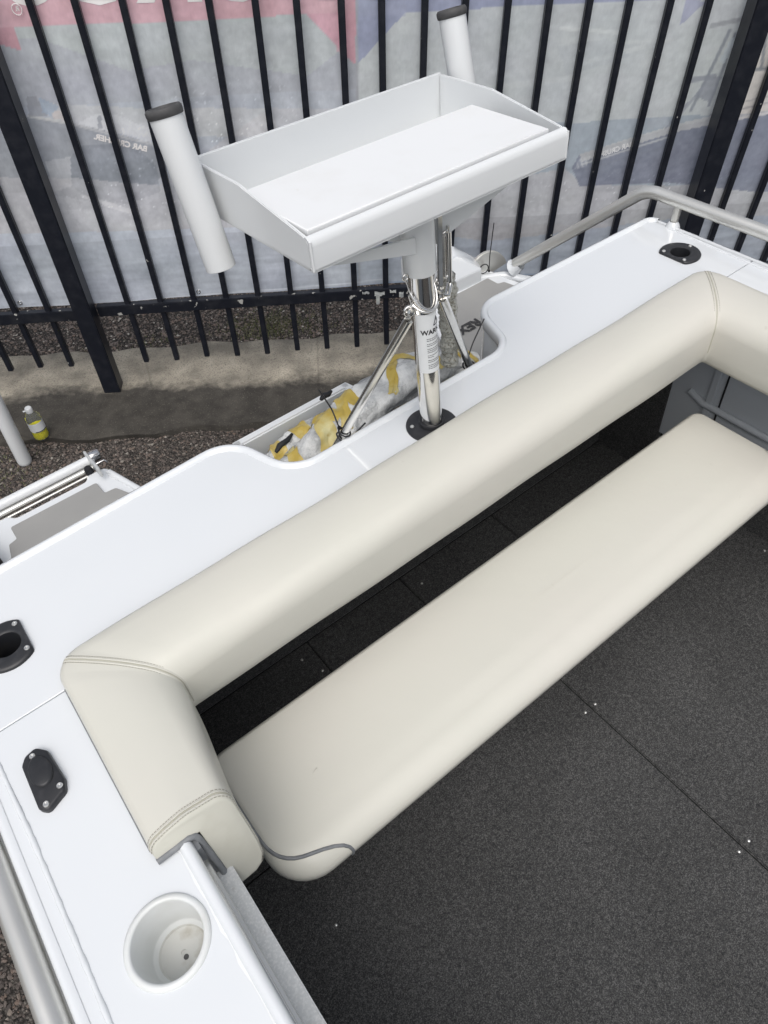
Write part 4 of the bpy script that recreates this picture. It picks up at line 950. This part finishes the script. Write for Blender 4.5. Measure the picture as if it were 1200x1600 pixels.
small = thing('wrapped_bundle', 'small clear plastic package with yellow tape beside the white tray wall', 'bundle', (.49, 1.15, -.15))
keys = [(.42, 1.135, -.155, .022), (.47, 1.150, -.150, .032), (.53, 1.16, -.146, .034), (.60, 1.165, -.140, .030), (.66, 1.17, -.14, .018)]
sb_ = MB(); sb_.grid([[bsurf(i/60, 2*math.pi*j/32) for j in range(32)] for i in range(61)], True, True, True); part('wrap', sb_, BUB, small, 60)
for t0, t1 in ((.22, .36), (.52, .68)):
    tp = MB(); tp.grid([[bsurf(t0+(t1-t0)*i/8, a, .002) for a in [-.6+3.2*k/18 for k in range(19)]] for i in range(9)]); part('tape', tp, YT, small, 60)
colm = thing('wrapped_tube', 'upright tube in clear bubble wrap standing behind the steel post', 'wrapped tube', (.83, .965, .15))
P = [(.832, .957, .262), (.836, .962, .235), (.842, .966, .20), (.849, .972, .16), (.856, .978, .12), (.862, .985, .08), (.868, .99, .04), (.872, .995, .0)]
rr = random.Random(31); rows = []
for i in range(70):
    t = i/69*(len(P)-1); k = min(int(t), len(P)-2); c = Vector(P[k]).lerp(Vector(P[k+1]), t-k)
    r = .0185+.002*math.sin(i*.5)+.0015*math.sin(i*1.7); r *= .55+.45*min(1, i/6)
    rows.append([c+Vector((math.cos(a)*r*(1+.07*math.sin(3*a+i*.2)+rr.uniform(-.03, .03)), math.sin(a)*r*(1+.07*math.sin(4*a+i*.3)), 0)) for a in [6.2832*j/28 for j in range(28)]])
part('wrap', MB().grid(rows, True, True, True), BUBC, colm, 60)
part('inner_tube', MB().tube([(.828, .953, .330), (.832, .957, .26)], .007, 14), STEEL2, colm, 60)

# ------------------------------------------------------------------ cable ties
def ctie(label, ringc, nrm, r, tail, loc):
    t = thing('cable_tie', label, 'cable tie', loc, group=None)
    M_ = Vector(nrm).normalized().to_track_quat('Z', 'Y').to_matrix(); c = Vector(ringc)
    part('loop', MB().tube([c+M_ @ Vector((r*math.cos(a), r*math.sin(a), 0)) for a in [6.2832*i/24 for i in range(25)]], .0019, 6), TIE, t, 60)
    part('tail', MB().tube(tail, .0017, 6), TIE, t, 60)
    part('tie_head', MB().box(tail[0], (.007, .006, .008)), TIE, t, 30, .001)
axl = (SL[0]-SL[1]).normalized(); axr = (SR[0]-SR[1]).normalized()
cL = SL[1].lerp(SL[0], .255)
ctie('black cable tie on the left strut with its long tail pointing up', cL, axl+Vector((0, 0, .25)), .0125, fillet([cL+Vector((-.004, .012, .006)), cL+Vector((.002, .04, .035)), cL+Vector((-.012, .055, .085))], .03, 5, False), cL)
cL2 = SL[1].lerp(SL[0], .215)
ctie('black cable tie low on the left strut, tail lying to the right', cL2, axl+Vector((.2, 0, -.2)), .0128, fillet([cL2+Vector((.008, -.010, -.004)), cL2+Vector((.030, -.006, -.004)), cL2+Vector((.062, .0, .002))], .02, 5, False), cL2)
cR = SR[1].lerp(SR[0], .16)
ctie('black cable tie round the right strut with a thin curved tail rising right', cR, axr+Vector((.5, 0, -.1)), .0150, fillet([cR+Vector((-.004, .004, .013)), cR+Vector((.020, .012, .045)), cR+Vector((.072, .03, .078))], .08, 7, False), cR)
ctie('black cable tie on the half round bracket, tail sticking straight up', (1.545, 1.585, -.285), (.3, 1, 0), .016, [(1.556, 1.572, -.292), (1.560, 1.575, -.24), (1.572, 1.578, -.165), (1.578, 1.580, -.135)], (1.552, 1.58, -.29))

# ------------------------------------------------------------------ things on the ground
bt = thing('plastic_bottle', 'clear plastic bottle half full of yellow liquid standing on the concrete', 'bottle', (.249, 3.061, .034), 'world')
def yl(c1): return mat('yellow_liquid', c1, .1, noise=(20, (.62, .54, .02), .4, .7))
PLAS = mat('clear_bottle_plastic', (.86, .90, .88), .08, spec=.6, trans=.95, ior=1.08, noise=(20, (.8, .85, .83), .4, .7))
bc = (.249, 3.061, .034)
part('bottle_body', MB().lathe([(.0001, .001), (.028, .001), (.034, .006), (.035, .02), (.035, .118), (.0335, .130), (.028, .142), (.020, .152), (.0145, .157), (.0140, .162)], bc, 32), PLAS, bt, 60)
part('liquid', MB().lathe([(.0001, .003), (.028, .003), (.0332, .008), (.034, .02), (.034, .076), (.0001, .076)], bc, 32), yl((.70, .62, .01)), bt, 60)
part('bottle_label', MB().grid([[Vector(bc)+Vector((.0357*math.cos(a), .0357*math.sin(a), z)) for a in [R_(150)+R_(200)*i/24 for i in range(25)]] for z in (.055, .108)]), LABELM, bt, None)
part('label_band', MB().grid([[Vector(bc)+Vector((.036*math.cos(a), .036*math.sin(a), z)) for a in [R_(235)+R_(95)*i/16 for i in range(17)]] for z in (.056, .0605)]), INK, bt, None)
part('bottle_cap', MB().lathe([(.0145, .158), (.0165, .158), (.017, .160), (.0165, .180), (.014, .184), (.0001, .185)], bc, 24), WPAINT, bt, 40)
part('cap_spout', MB().tube([(.249, 3.061, .034+.170), (.222, 3.062, .034+.172)], .0042, 10), WPAINT, bt, 60)
pv = thing('plastic_pipe', 'white plastic pipe standing upright at the left on the gravel', 'pipe', (.119, 2.984, 0), 'world')
a = Vector((.122, 2.975, .0)); b = Vector((.150, 2.985, .9))
part('pipe_wall', MB().lathe([(.0001, -.004), (.024, -.002), (.031, .006), (.033, .02), (.033, .98), (.026, .99), (.026, .7)], a, 32, b-a), WPAINT, pv, 60)

# metal eyelets along the banner hem
for i, x in enumerate((-2.34, -1.46, -.62, .285, 1.20, 2.1)):
    Y = max(BN+.006*math.sin(x*2.3+.75)+.004*math.sin(x*6.1-1.1)+.0025*math.sin(4.5+x*3)+.0015*math.sin(x*19+3.5), FY+.0145)
    part('eyelet', MB().tube([(x+.0085*math.cos(6.2832*k/20), Y-.002, .513+.0085*math.sin(6.2832*k/20)) for k in range(21)], .0028, 6), STEEL, ban, 60)
